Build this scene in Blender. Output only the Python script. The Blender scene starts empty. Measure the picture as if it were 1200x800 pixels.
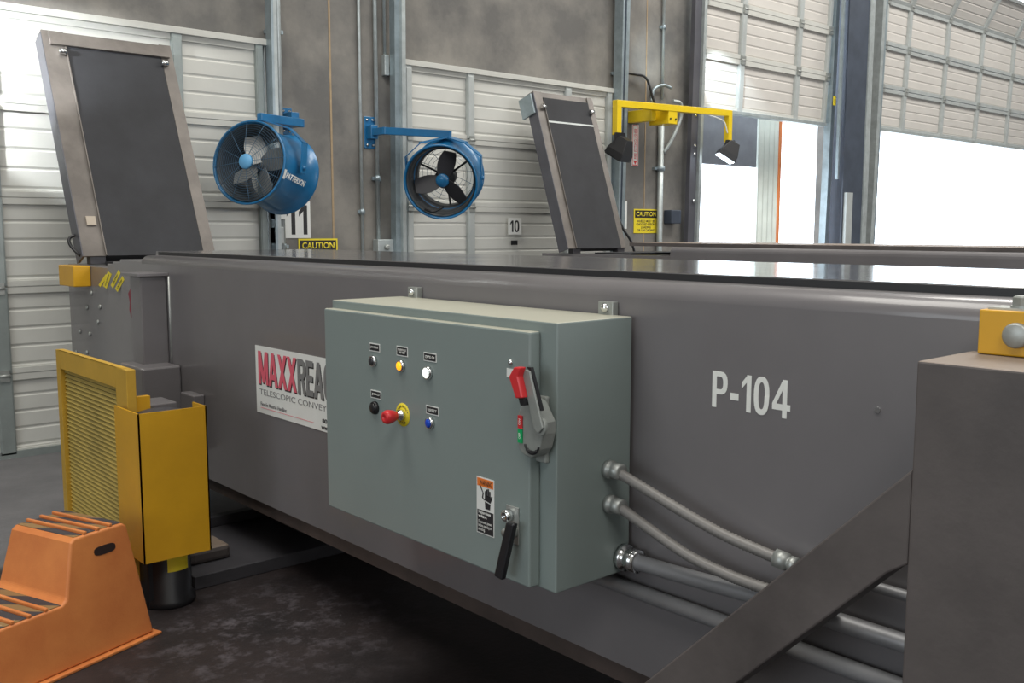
import bpy, bmesh, math, random
from mathutils import Vector, Matrix
random.seed(7)
SC = bpy.context.scene
C = SC.collection
PI = math.pi

# ------------------------------------------------------------------ camera
cam_d = bpy.data.cameras.new('camera'); cam = bpy.data.objects.new('camera', cam_d); C.objects.link(cam)
cam_d.sensor_width = 36.0; cam_d.lens = 33.9; cam_d.clip_start = 0.05; cam_d.clip_end = 400
yaw, pitch = math.radians(41.3), math.atan(130 / 1130)
fh = Vector((math.sin(yaw), math.cos(yaw), 0)); rt = Vector((math.cos(yaw), -math.sin(yaw), 0))
fw = fh * math.cos(pitch) - Vector((0, 0, 1)) * math.sin(pitch); up = rt.cross(fw)
M = Matrix((rt, up, -fw)).transposed().to_4x4(); M.translation = Vector((0, 0, 1.6))
cam.matrix_world = M
SC.camera = cam

# ------------------------------------------------------------------ world, sun, lamps, exposure
SC.view_settings.view_transform = 'Standard'; SC.view_settings.look = 'None'
SC.view_settings.gamma = 1.0; SC.view_settings.use_curve_mapping = False
SC.view_settings.exposure = 0.0
w = bpy.data.worlds.new('world'); SC.world = w; w.use_nodes = True
bg = w.node_tree.nodes['Background']; bg.inputs[0].default_value = (0.80, 0.90, 1.0, 1); bg.inputs[1].default_value = 5.5

def area(name, loc, rot, sx, sy, power, col=(1, 1, 1)):
    d = bpy.data.lights.new(name, 'AREA'); d.shape = 'RECTANGLE'; d.size = sx; d.size_y = sy
    d.energy = power; d.color = col
    o = bpy.data.objects.new(name, d); C.objects.link(o); o.location = loc; o.rotation_euler = rot
    return o
def spot(name, loc, target, power, angle, blend=0.3, col=(1, 1, 1), rad=0.05):
    d = bpy.data.lights.new(name, 'SPOT'); d.energy = power; d.spot_size = math.radians(angle); d.spot_blend = blend
    d.color = col; d.shadow_soft_size = rad
    o = bpy.data.objects.new(name, d); C.objects.link(o); o.location = loc
    v = Vector(target) - Vector(loc); o.rotation_euler = v.to_track_quat('-Z', 'Y').to_euler()
    return o
# high-bay lamps under the roof
area('overhead_light', (0.2, 3.6, 8.6), (0, 0, 0), 5, 3, 430, (1, 0.97, 0.90))
area('overhead_light', (9.5, 3.2, 8.6), (0, 0, 0), 6, 3, 620, (1, 0.97, 0.91))
area('overhead_light', (-2.0, -4.0, 8.6), (0, 0, 0), 5, 4, 420, (1, 0.97, 0.92))
area('overhead_light', (17.0, 3.0, 8.6), (0, 0, 0), 6, 3, 520, (1, 0.98, 0.94))  # extra overhead light added to brighten the far right door
# added fill lights to the left of and behind the camera
area('fill_light', (-5.6, 1.5, 2.4), (0, math.radians(-90), 0), 3.0, 5.0, 135, (0.84, 0.93, 1.0))
area('fill_light', (5.0, -6.6, 3.6), (math.radians(95), 0, 0), 8.0, 3.0, 380, (0.97, 0.98, 1.0))
# loading lamp left of door 1 and two added spots, no fixture, for bright patches by the pillar
spot('patch_spot', (0.75, 6.55, 3.0), (1.95, 7.4, 2.62), 300, 46, 0.25, (0.93, 0.97, 1.0), 0.06)
spot('patch_spot', (9.1, 6.75, 3.95), (9.95, 7.36, 3.3), 130, 40, 0.5, (0.8, 0.93, 1.0), 0.04)
spot('patch_spot', (8.2, 6.75, 3.25), (8.62, 7.45, 3.55), 22, 50, 0.9, (0.75, 0.92, 1.0), 0.03)

# ------------------------------------------------------------------ materials
def mat(name, col, rough=0.5, metal=0.0, var=0.0, scale=4.0, col2=None, bump=0.0, bscale=60.0, emit=None, es=0.0,
        stretch=(1, 1, 1), coat=0.0, fac_lo=0.35, fac_hi=0.7, rvar=0.0):
    m = bpy.data.materials.new(name); m.use_nodes = True
    nt = m.node_tree; n = nt.nodes; l = nt.links; b = n['Principled BSDF']
    b.inputs['Base Color'].default_value = (*col, 1); b.inputs['Roughness'].default_value = rough
    b.inputs['Metallic'].default_value = metal
    if coat: b.inputs['Coat Weight'].default_value = coat; b.inputs['Coat Roughness'].default_value = 0.12
    if emit: b.inputs['Emission Color'].default_value = (*emit, 1); b.inputs['Emission Strength'].default_value = es
    if var or col2 or bump or rvar:
        tc = n.new('ShaderNodeTexCoord'); mp = n.new('ShaderNodeMapping'); l.new(tc.outputs['Object'], mp.inputs[0])
        mp.inputs['Scale'].default_value = stretch
    if var or col2 or rvar:
        nz = n.new('ShaderNodeTexNoise'); nz.inputs['Scale'].default_value = scale; nz.inputs['Detail'].default_value = 7
        nz.inputs['Roughness'].default_value = 0.62
        l.new(mp.outputs[0], nz.inputs['Vector'])
        cr = n.new('ShaderNodeValToRGB'); l.new(nz.outputs[0], cr.inputs[0])
        c2 = col2 if col2 else tuple(c * (1 - var) for c in col)
        cr.color_ramp.elements[0].position = fac_lo; cr.color_ramp.elements[1].position = fac_hi
        cr.color_ramp.elements[0].color = (*c2, 1); cr.color_ramp.elements[1].color = (*col, 1)
        l.new(cr.outputs[0], b.inputs['Base Color'])
        if rvar:
            mr = n.new('ShaderNodeMapRange'); l.new(nz.outputs[0], mr.inputs[0]); mr.inputs[1].default_value = 0.3; mr.inputs[2].default_value = 0.7
            mr.inputs[3].default_value = rough - rvar; mr.inputs[4].default_value = rough + rvar; l.new(mr.outputs[0], b.inputs['Roughness'])
    if bump:
        nb = n.new('ShaderNodeTexNoise'); nb.inputs['Scale'].default_value = bscale; nb.inputs['Detail'].default_value = 4
        l.new(mp.outputs[0], nb.inputs['Vector'])
        bp = n.new('ShaderNodeBump'); bp.inputs['Strength'].default_value = bump; bp.inputs['Distance'].default_value = 0.01
        l.new(nb.outputs[0], bp.inputs['Height']); l.new(bp.outputs[0], b.inputs['Normal'])
    return m

grey = mat('grey_machine_paint', (0.182, 0.172, 0.178), 0.36, 0.0, 0.15, 1.6, coat=0.45)
grey_worn = mat('worn_grey_paint', (0.120, 0.104, 0.100), 0.5, 0.0, 0.4, 3.0, bump=0.05, bscale=60, rvar=0.08)
grey_dark = mat('dark_grey_paint', (0.06, 0.058, 0.066), 0.5, 0.0, 0.3, 3.0)
taupe = mat('brownish_frame_paint', (0.20, 0.178, 0.160), 0.42, 0.2, 0.35, 5.0, bump=0.04)
plate_blue = mat('blue_grey_side_plate', (0.13, 0.13, 0.15), 0.42, 0.2, 0.25, 3.0)
cover_m = mat('smooth_grey_cover', (0.12, 0.115, 0.118), 0.16, 0.0, 0.3, 3.0, bump=0.008, bscale=20, rvar=0.05, coat=0.5)
belt = mat('black_rubber_belt', (0.028, 0.029, 0.034), 0.75, 0.0, 0.35, 3.5, bump=0.15, bscale=260)
cab = mat('green_grey_enamel', (0.225, 0.270, 0.260), 0.38, 0.0, 0.06, 2.0, bump=0.015, bscale=120)
cab_top = cab
chrome = mat('chrome', (0.75, 0.76, 0.76), 0.18, 1.0)
zinc = mat('zinc', (0.46, 0.48, 0.46), 0.45, 0.6, 0.25, 20)
galv = mat('galvanised_steel', (0.42, 0.50, 0.54), 0.42, 0.65, 0.25, 9)
galv_l = mat('light_galvanised_steel', (0.55, 0.60, 0.60), 0.42, 0.5, 0.25, 9)
black = mat('black_plastic', (0.012, 0.012, 0.014), 0.4)
black_paint = mat('black_label', (0.02, 0.02, 0.022), 0.5)
white = mat('white_label', (0.78, 0.79, 0.76), 0.5, var=0.06, scale=8)
white_txt = mat('white_lettering', (0.86, 0.87, 0.83), 0.5, var=0.08, scale=30)
red = mat('red_plastic', (0.62, 0.03, 0.035), 0.35)
green = mat('green_plastic', (0.0, 0.36, 0.11), 0.4)
yel = mat('yellow_paint', (0.68, 0.36, 0.014), 0.42, var=0.12, scale=5)
yel_g = mat('dull_yellow_paint', (0.60, 0.36, 0.04), 0.5, var=0.2, scale=5)
yel_b = mat('bright_yellow_paint', (0.85, 0.60, 0.01), 0.42, var=0.08, scale=5)
yel_s = mat('yellow_sticker', (0.82, 0.66, 0.03), 0.5)
orange_p = mat('orange_plastic', (0.70, 0.25, 0.07), 0.48, col2=(0.58, 0.18, 0.05), scale=5, bump=0.06, bscale=160)
blue = mat('blue_fan_paint', (0.010, 0.16, 0.37), 0.35, 0.0, 0.3, 4, coat=0.3)
blue_l = mat('light_blue_cap', (0.12, 0.36, 0.62), 0.45)
blade_g = mat('aluminium_blade', (0.45, 0.46, 0.45), 0.45, 0.6, 0.3, 14)
blade_d = mat('dark_blade', (0.03, 0.03, 0.035), 0.5)
wire_m = mat('guard_wire', (0.07, 0.14, 0.22), 0.4, 0.5)
motor_m = mat('motor_housing', (0.05, 0.055, 0.06), 0.5, 0.3)
conc = mat('grey_concrete', (0.235, 0.222, 0.200), 0.85, 0.0, col2=(0.130, 0.126, 0.120), scale=1.5, bump=0.12, bscale=30, fac_lo=0.38, fac_hi=0.62)
caulk = mat('tan_caulk', (0.42, 0.31, 0.19), 0.8, var=0.3, scale=9)
door_w = mat('white_door_steel', (0.60, 0.60, 0.56), 0.6, var=0.08, scale=2.5)
door_r = mat('door_rail_steel', (0.58, 0.58, 0.54), 0.75, 0.0, var=0.12, scale=5)
door_s = mat('door_stile_steel', (0.33, 0.37, 0.36), 0.45, 0.35, var=0.2, scale=6)
door_s2 = mat('pale_stile_steel', (0.50, 0.53, 0.52), 0.45, 0.2, var=0.15, scale=6)
door_w2 = mat('off_white_door_steel', (0.62, 0.59, 0.55), 0.5, var=0.08, scale=2.5)
col_m = mat('slate_column_paint', (0.06, 0.075, 0.105), 0.5, 0.0, 0.3, 4)
alu = mat('flex_conduit_grey', (0.20, 0.19, 0.18), 0.45, 0.0)
pipe_m = mat('grey_painted_pipe', (0.28, 0.28, 0.29), 0.45, 0.2, 0.2, 6)
ceil_m = mat('ceiling_white', (0.55, 0.55, 0.53), 0.9)
roomw = mat('room_wall_paint', (0.40, 0.39, 0.37), 0.9)
lens_m = mat('lamp_lens', (0.9, 0.95, 1), 0.3, emit=(0.8, 0.92, 1), es=4)
lit_w = mat('lit_white_lens', (1, 1, 1), 0.2, emit=(0.9, 1.0, 0.9), es=1.0)
lit_o = mat('lit_orange_lens', (1, 0.45, 0.02), 0.2, emit=(1.0, 0.40, 0.01), es=1.2)
lens_b = mat('blue_lens', (0.01, 0.07, 0.55), 0.15)
lens_k = mat('smoked_lens', (0.05, 0.05, 0.055), 0.12, 0.3)
pink = mat('faded_red_ink', (0.72, 0.12, 0.17), 0.5)
greyink = mat('grey_ink', (0.20, 0.20, 0.20), 0.5)
warn_o = mat('orange_label', (0.80, 0.20, 0.03), 0.5)
shelter_g = mat('pale_green_curtain', (0.80, 0.85, 0.78), 0.7, var=0.15, scale=3, bump=0.5, bscale=4)
shelter_d = mat('grey_head_curtain', (0.30, 0.32, 0.36), 0.7, var=0.2, scale=4)
or_strip = mat('orange_strip', (0.8, 0.25, 0.08), 0.5)
outc = mat('outside_concrete', (0.7, 0.7, 0.68), 0.9)
rust_red = mat('dark_red_tape', (0.22, 0.02, 0.04), 0.5)

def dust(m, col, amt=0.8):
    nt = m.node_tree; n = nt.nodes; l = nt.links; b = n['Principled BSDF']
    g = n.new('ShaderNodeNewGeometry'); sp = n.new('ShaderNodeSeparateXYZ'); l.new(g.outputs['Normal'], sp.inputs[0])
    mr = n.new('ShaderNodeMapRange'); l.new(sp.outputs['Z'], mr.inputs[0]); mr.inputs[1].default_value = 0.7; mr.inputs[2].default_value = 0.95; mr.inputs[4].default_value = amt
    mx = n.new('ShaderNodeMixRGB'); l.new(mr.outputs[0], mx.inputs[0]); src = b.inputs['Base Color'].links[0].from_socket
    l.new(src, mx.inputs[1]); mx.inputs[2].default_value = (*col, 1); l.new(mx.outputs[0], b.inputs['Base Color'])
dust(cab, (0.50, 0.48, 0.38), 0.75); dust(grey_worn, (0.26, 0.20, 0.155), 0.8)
# floor: worn concrete with a dark oily area, both by position in the building
def floor_material():
    m = bpy.data.materials.new('stained_floor'); m.use_nodes = True; nt = m.node_tree; n = nt.nodes; l = nt.links
    b = n['Principled BSDF']; b.inputs['Roughness'].default_value = 0.62
    tc = n.new('ShaderNodeTexCoord')
    def noise(s, d=8, r=0.65):
        k = n.new('ShaderNodeTexNoise'); k.inputs['Scale'].default_value = s; k.inputs['Detail'].default_value = d; k.inputs['Roughness'].default_value = r
        l.new(tc.outputs['Object'], k.inputs['Vector']); return k
    def ramp(src, a, bb, ca, cb):
        k = n.new('ShaderNodeValToRGB'); l.new(src, k.inputs[0]); e = k.color_ramp.elements
        e[0].position = a; e[1].position = bb; e[0].color = (*ca, 1); e[1].color = (*cb, 1); return k
    oily = ramp(noise(2.4).outputs[0], 0.35, 0.68, (0.009, 0.006, 0.007), (0.028, 0.019, 0.019))
    scuff = ramp(noise(9, 10, 0.75).outputs[0], 0.50, 0.66, (0, 0, 0), (1, 1, 1))
    # scuffed pale patch near the drive wheel
    sep = n.new('ShaderNodeSeparateXYZ'); l.new(tc.outputs['Object'], sep.inputs[0])
    vm = n.new('ShaderNodeVectorMath'); vm.operation = 'DISTANCE'; l.new(tc.outputs['Object'], vm.inputs[0]); vm.inputs[1].default_value = (1.72, 3.45, 0)
    near = n.new('ShaderNodeMapRange'); l.new(vm.outputs['Value'], near.inputs[0]); near.inputs[1].default_value = 0.15; near.inputs[2].default_value = 0.75; near.inputs[3].default_value = 0.62; near.inputs[4].default_value = 0.0
    mul = n.new('ShaderNodeMath'); mul.operation = 'MULTIPLY'; l.new(near.outputs[0], mul.inputs[0]); l.new(scuff.outputs[0], mul.inputs[1])
    mx = n.new('ShaderNodeMixRGB'); l.new(mul.outputs[0], mx.inputs[0]); l.new(oily.outputs[0], mx.inputs[1]); mx.inputs[2].default_value = (0.16, 0.145, 0.165, 1)
    plain = ramp(noise(3.0).outputs[0], 0.3, 0.7, (0.13, 0.127, 0.134), (0.19, 0.186, 0.192))
    gt = n.new('ShaderNodeMapRange'); l.new(sep.outputs['Y'], gt.inputs[0]); gt.inputs[1].default_value = 4.90; gt.inputs[2].default_value = 4.98
    m2 = n.new('ShaderNodeMixRGB'); l.new(gt.outputs[0], m2.inputs[0]); l.new(mx.outputs[0], m2.inputs[1]); l.new(plain.outputs[0], m2.inputs[2])
    l.new(m2.outputs[0], b.inputs['Base Color'])
    nb = noise(40, 5); bp = n.new('ShaderNodeBump'); bp.inputs['Strength'].default_value = 0.25; bp.inputs['Distance'].default_value = 0.01
    l.new(nb.outputs[0], bp.inputs['Height']); l.new(bp.outputs[0], b.inputs['Normal'])
    return m
floor_m = floor_material()

# hazard stripe on the step treads (dark tape with worn orange bands running diagonally)
def tread_material():
    m = bpy.data.materials.new('tread_tape'); m.use_nodes = True; nt = m.node_tree; n = nt.nodes; l = nt.links
    b = n['Principled BSDF']; b.inputs['Roughness'].default_value = 0.7
    tc = n.new('ShaderNodeTexCoord'); wv = n.new('ShaderNodeTexWave'); wv.wave_type = 'BANDS'; wv.bands_direction = 'DIAGONAL'
    wv.inputs['Scale'].default_value = 3.2; wv.inputs['Distortion'].default_value = 0.6; wv.inputs['Detail'].default_value = 1
    l.new(tc.outputs['Object'], wv.inputs['Vector'])
    cr = n.new('ShaderNodeValToRGB'); l.new(wv.outputs[0], cr.inputs[0]); e = cr.color_ramp.elements
    e[0].position = 0.60; e[1].position = 0.68; e[0].color = (0.045, 0.04, 0.045, 1); e[1].color = (0.26, 0.155, 0.06, 1)
    l.new(cr.outputs[0], b.inputs['Base Color']); return m
tread_m = tread_material()

# perforated / louvred guard sheet: dull yellow with fine diagonal slots
def louvre_material():
    m = bpy.data.materials.new('louvred_yellow_sheet'); m.use_nodes = True; nt = m.node_tree; n = nt.nodes; l = nt.links
    b = n['Principled BSDF']; b.inputs['Roughness'].default_value = 0.55
    tc = n.new('ShaderNodeTexCoord'); nz = n.new('ShaderNodeTexNoise'); nz.inputs['Scale'].default_value = 3; l.new(tc.outputs['Object'], nz.inputs[0])
    cr = n.new('ShaderNodeValToRGB'); l.new(nz.outputs[0], cr.inputs[0]); e = cr.color_ramp.elements
    e[0].position = 0.35; e[1].position = 0.7; e[0].color = (0.36, 0.27, 0.07, 1); e[1].color = (0.52, 0.38, 0.09, 1)
    l.new(cr.outputs[0], b.inputs['Base Color']); return m
louvre_m = louvre_material()

# ------------------------------------------------------------------ helpers
def V(*a): return Vector(a)
def new(): return bmesh.new()
def box(bm, x0, x1, y0, y1, z0, z1, mtx=None):
    vs = [bm.verts.new(V(x, y, z)) for x in (x0, x1) for y in (y0, y1) for z in (z0, z1)]
    if mtx is not None:
        for v in vs: v.co = mtx @ v.co
    for f in ((0, 1, 3, 2), (4, 6, 7, 5), (0, 4, 5, 1), (2, 3, 7, 6), (0, 2, 6, 4), (1, 5, 7, 3)):
        bm.faces.new([vs[i] for i in f])
def prism(bm, poly, d, mtx=None):
    """poly: list of 3d points; extruded by vector d"""
    a = [bm.verts.new(V(*p)) for p in poly]; b = [bm.verts.new(V(*p) + V(*d)) for p in poly]
    if mtx is not None:
        for v in a + b: v.co = mtx @ v.co
    n = len(a); bm.faces.new(a); bm.faces.new(b[::-1])
    for i in range(n): bm.faces.new([a[i], b[i], b[(i + 1) % n], a[(i + 1) % n]])
def frame_of(d):
    d = d.normalized(); u = d.cross(V(0, 0, 1))
    if u.length < 1e-3: u = d.cross(V(0, 1, 0))
    u.normalize(); return u, d.cross(u).normalized()
def tube(bm, pts, r, seg=12, rfun=None, cap=True):
    pts = [V(*p) for p in pts]; rings = []; u = None
    for i, p in enumerate(pts):
        d = (pts[min(i + 1, len(pts) - 1)] - pts[max(i - 1, 0)]).normalized()
        if u is None: u, v = frame_of(d)
        else:
            u = (u - d * u.dot(d)).normalized(); v = d.cross(u).normalized()
        rr = rfun(i) if rfun else r
        rings.append([bm.verts.new(p + (u * math.cos(2 * PI * k / seg) + v * math.sin(2 * PI * k / seg)) * rr) for k in range(seg)])
    for a, b in zip(rings, rings[1:]):
        for k in range(seg):
            f = bm.faces.new([a[k], a[(k + 1) % seg], b[(k + 1) % seg], b[k]]); f.smooth = True
    if cap: bm.faces.new(rings[0][::-1]); bm.faces.new(rings[-1])
def lathe(bm, prof, mtx, seg=24, closed=False):
    """prof: (r, h) list around local Z"""
    rings = []
    for r, h in prof:
        rings.append([bm.verts.new(mtx @ V(r * math.cos(2 * PI * k / seg), r * math.sin(2 * PI * k / seg), h)) for k in range(seg)])
    pr = list(zip(rings, rings[1:]))
    if closed: pr.append((rings[-1], rings[0]))
    for a, b in pr:
        for k in range(seg):
            f = bm.faces.new([a[k], a[(k + 1) % seg], b[(k + 1) % seg], b[k]]); f.smooth = True
    if not closed:
        if prof[0][0] > 1e-5: bm.faces.new(rings[0][::-1])
        if prof[-1][0] > 1e-5: bm.faces.new(rings[-1])
def orient(loc, zdir, updir=(0, 0, 1)):
    z = V(*zdir).normalized(); y = V(*updir); y = (y - z * y.dot(z)).normalized(); x = y.cross(z)
    m = Matrix((x, y, z)).transposed().to_4x4(); m.translation = V(*loc); return m
def smooth_path(pts, n=8):
    P = [V(*p) for p in pts]; out = []
    Q = [P[0] * 2 - P[1]] + P + [P[-1] * 2 - P[-2]]
    for i in range(1, len(Q) - 2):
        for k in range(n):
            t = k / n; a, b, c, d = Q[i - 1:i + 3]
            out.append(0.5 * ((2 * b) + (c - a) * t + (2 * a - 5 * b + 4 * c - d) * t * t + (3 * b - a - 3 * c + d) * t ** 3))
    out.append(P[-1]); return out
def obj(name, bm, m, parent=None, bevel=0.0, bseg=2):
    bmesh.ops.remove_doubles(bm, verts=bm.verts, dist=1e-5)
    bmesh.ops.recalc_face_normals(bm, faces=bm.faces)
    me = bpy.data.meshes.new(name)
    # keep the origin at the object's own middle-bottom, so a lone object sits at its base
    bm.to_mesh(me); bm.free(); me.materials.append(m)
    o = bpy.data.objects.new(name, me); C.objects.link(o)
    if parent is not None:
        o.parent = parent; o.matrix_parent_inverse = parent_world(parent).inverted()
    if bevel:
        md = o.modifiers.new('bevel', 'BEVEL'); md.width = bevel; md.segments = bseg; md.limit_method = 'ANGLE'; md.angle_limit = math.radians(40)
    return o
def parent_world(p):
    return p.matrix_basis if p.parent is None else parent_world(p.parent) @ p.matrix_parent_inverse @ p.matrix_basis
def tag(o, label, cat, group=None):
    o['label'] = label; o['category'] = cat
    if group: o['group'] = group
    return o
def thing(name, label, cat, loc=(0, 0, 0), group=None):
    o = bpy.data.objects.new(name, None); C.objects.link(o); o.location = loc; o.empty_display_size = 0.1
    return tag(o, label, cat, group)
def struct(name, bm, m, parent=None, bevel=0):
    o = obj(name, bm, m, parent, bevel)
    if parent is None: o['kind'] = 'structure'
    return o
def setting(name, loc=(0, 0, 0)):
    o = bpy.data.objects.new(name, None); C.objects.link(o); o.location = loc; o['kind'] = 'structure'; return o
def L(o, s): o['label'] = s; return o

def text(body, o, r, u, width, height, m, parent, name='lettering', bold=0.012, off=0.0, extr=0.0008, wrap=None, keep=False, ital=0.0):
    """letters filling a width x height rectangle whose lower left corner is o; r and u are its directions"""
    cu = bpy.data.curves.new('t', 'FONT'); cu.body = body; cu.size = 1; cu.offset = bold; cu.space_line = 0.9; cu.align_x = 'CENTER' if keep else 'LEFT'
    cu.resolution_u = 3; cu.shear = ital
    t = bpy.data.objects.new('t', cu); C.objects.link(t)
    dg = bpy.context.evaluated_depsgraph_get(); dg.update()
    me = bpy.data.meshes.new_from_object(t.evaluated_get(dg))
    bpy.data.objects.remove(t); bpy.data.curves.remove(cu)
    xs = [v.co.x for v in me.vertices]; ys = [v.co.y for v in me.vertices]
    x0, x1, y0, y1 = min(xs), max(xs), min(ys), max(ys)
    r = V(*r).normalized(); u = V(*u).normalized(); n = r.cross(u)
    bm = new(); bm.from_mesh(me); bpy.data.meshes.remove(me)
    for v in bm.verts:
        a = (v.co.x - x0) / (x1 - x0) * width; b = (v.co.y - y0) / (y1 - y0) * height
        v.co = wrap(a, b) if wrap else V(*o) + r * a + u * b + n * off
    if not wrap:
        g = bmesh.ops.extrude_face_region(bm, geom=list(bm.faces))
        for e in g['geom']:
            if isinstance(e, bmesh.types.BMVert): e.co += n * extr
    return obj(name, bm, m, parent)
# bold block glyphs in a unit-high cell: (width, list of polygons)
def _ring(cx, cy, ax, ay, bx, by, a0=0.0, a1=360.0, n=28, p=0.8):
    out = []
    def e(a, rx, ry):
        c, s_ = math.cos(a), math.sin(a); return (cx + rx * abs(c) ** p * (1 if c > 0 else -1), cy + ry * abs(s_) ** p * (1 if s_ > 0 else -1))
    for k in range(n):
        t0 = math.radians(a0 + (a1 - a0) * k / n); t1 = math.radians(a0 + (a1 - a0) * (k + 1) / n)
        out.append([e(t0, ax, ay), e(t1, ax, ay), e(t1, bx, by), e(t0, bx, by)])
    return out
GLY = {
 'P': (0.60, [[(0, 0), (0.17, 0), (0.17, 1), (0, 1)], [(0.17, 0.86), (0.32, 0.86), (0.32, 1), (0.17, 1)], [(0.17, 0.37), (0.32, 0.37), (0.32, 0.51), (0.17, 0.51)]] + _ring(0.31, 0.685, 0.29, 0.315, 0.12, 0.175, -90, 90, 14)),
 '-': (0.32, [[(0, 0.27), (0.32, 0.27), (0.32, 0.46), (0, 0.46)]]),
 '1': (0.36, [[(0.19, 0), (0.36, 0), (0.36, 1), (0.19, 1)], [(0.19, 0.80), (0.19, 1), (0.22, 1.0), (0.0, 0.78), (0.0, 0.61)]]),
 '0': (0.56, _ring(0.28, 0.5, 0.28, 0.51, 0.115, 0.36)),
 '4': (0.64, [[(0.36, 0), (0.52, 0), (0.52, 1), (0.36, 1)], [(0, 0.20), (0.36, 0.20), (0.36, 0.36), (0, 0.36)], [(0.52, 0.20), (0.64, 0.20), (0.64, 0.36), (0.52, 0.36)], [(0, 0.36), (0.15, 0.36), (0.40, 0.80), (0.40, 1.0), (0.36, 1.0)]]),
 'M': (0.80, [[(0, 0), (0.19, 0), (0.19, 1), (0, 1)], [(0.61, 0), (0.80, 0), (0.80, 1), (0.61, 1)], [(0.0, 1), (0.24, 1), (0.48, 0.05), (0.32, 0.05)], [(0.80, 1), (0.56, 1), (0.32, 0.05), (0.48, 0.05)]]),
 'A': (0.72, [[(0, 0), (0.20, 0), (0.44, 1), (0.26, 1)], [(0.72, 0), (0.52, 0), (0.28, 1), (0.46, 1)], [(0.14, 0.20), (0.58, 0.20), (0.54, 0.37), (0.18, 0.37)]]),
 'X': (0.70, [[(0, 0), (0.21, 0), (0.70, 1), (0.49, 1)], [(0.70, 0), (0.49, 0), (0.0, 1), (0.21, 1)]]),
 'R': (0.64, [[(0, 0), (0.18, 0), (0.18, 1), (0, 1)], [(0.18, 0.84), (0.34, 0.84), (0.34, 1), (0.18, 1)], [(0.18, 0.42), (0.34, 0.42), (0.34, 0.58), (0.18, 0.58)], [(0.28, 0.44), (0.44, 0.48), (0.64, 0), (0.44, 0)]] + _ring(0.33, 0.71, 0.28, 0.29, 0.11, 0.13, -90, 90, 14)),
 'E': (0.54, [[(0, 0), (0.18, 0), (0.18, 1), (0, 1)], [(0.18, 0), (0.54, 0), (0.54, 0.17), (0.18, 0.17)], [(0.18, 0.42), (0.50, 0.42), (0.50, 0.59), (0.18, 0.59)], [(0.18, 0.83), (0.54, 0.83), (0.54, 1), (0.18, 1)]]),
 'C': (0.62, _ring(0.32, 0.5, 0.32, 0.51, 0.15, 0.34, 45, 315, 24)),
 'H': (0.66, [[(0, 0), (0.18, 0), (0.18, 1), (0, 1)], [(0.48, 0), (0.66, 0), (0.66, 1), (0.48, 1)], [(0.18, 0.42), (0.48, 0.42), (0.48, 0.59), (0.18, 0.59)]]),
}
def block(body, o, r, u, width, height, m, parent, name='lettering', off=0.0, gap=0.10, th=0.0006):
    tot = sum(GLY[c][0] for c in body) + gap * (len(body) - 1)
    k = width / tot; r = V(*r).normalized(); u = V(*u).normalized(); nn = r.cross(u); x = 0; bm = new()
    for c in body:
        wd, ps = GLY[c]
        for j_, p in enumerate(ps): prism(bm, [tuple(V(*o) + r * (x + a) * k + u * b * height + nn * off) for a, b in p], tuple(nn * (th + 0.00004 * j_)))
        x += wd + gap
    return obj(name, bm, m, parent)
LFT = (0, -1, 0); UP = (0, 0, 1); RGT = (1, 0, 0)      # reading direction on faces towards -X and on faces towards -Y

# ================================================================== THE SETTING
YW = 7.45
bm = new(); box(bm, -7, 24, -8, 8.2, -0.3, 0.0); struct('floor', bm, floor_m)
bm = new(); box(bm, -7, 24, -8, 7.7, 9.0, 9.2); struct('ceiling', bm, ceil_m)
bm = new(); box(bm, -7.2, -7, -8, 7.7, 0, 9); struct('wall_left', bm, roomw)
bm = new(); box(bm, 24, 24.2, -8, 7.7, 0, 9); struct('wall_right', bm, roomw)
bm = new(); box(bm, -7.2, 24.2, -8.2, -8, 0, 9); struct('wall_front', bm, roomw)
# dock wall: concrete panels with four dock openings
bm = new()
D = [(1.04, 3.77, 3.05), (5.17, 7.90, 3.05), (9.40, 12.52, 5.6), (13.66, 23.0, 5.9)]
x = -7.0
for a, b_, h in D:
    box(bm, x, a, YW, YW + 0.2, 0, 9); box(bm, a, b_, YW, YW + 0.2, h, 9); x = b_
box(bm, x, 24, YW, YW + 0.2, 0, 9)
struct('wall_back', bm, conc)
for i, (xx, ww) in enumerate(((4.445, 0.018), (8.57, 0.014))):
    bm = new(); box(bm, xx, xx + ww, YW - 0.004, YW + 0.01, 0, 9); struct('trim_%d' % (i + 1), bm, caulk)
bm = new(); box(bm, -30, 60, 8.2, 60, -1.25, -1.2); struct('ground', bm, outc)

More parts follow.
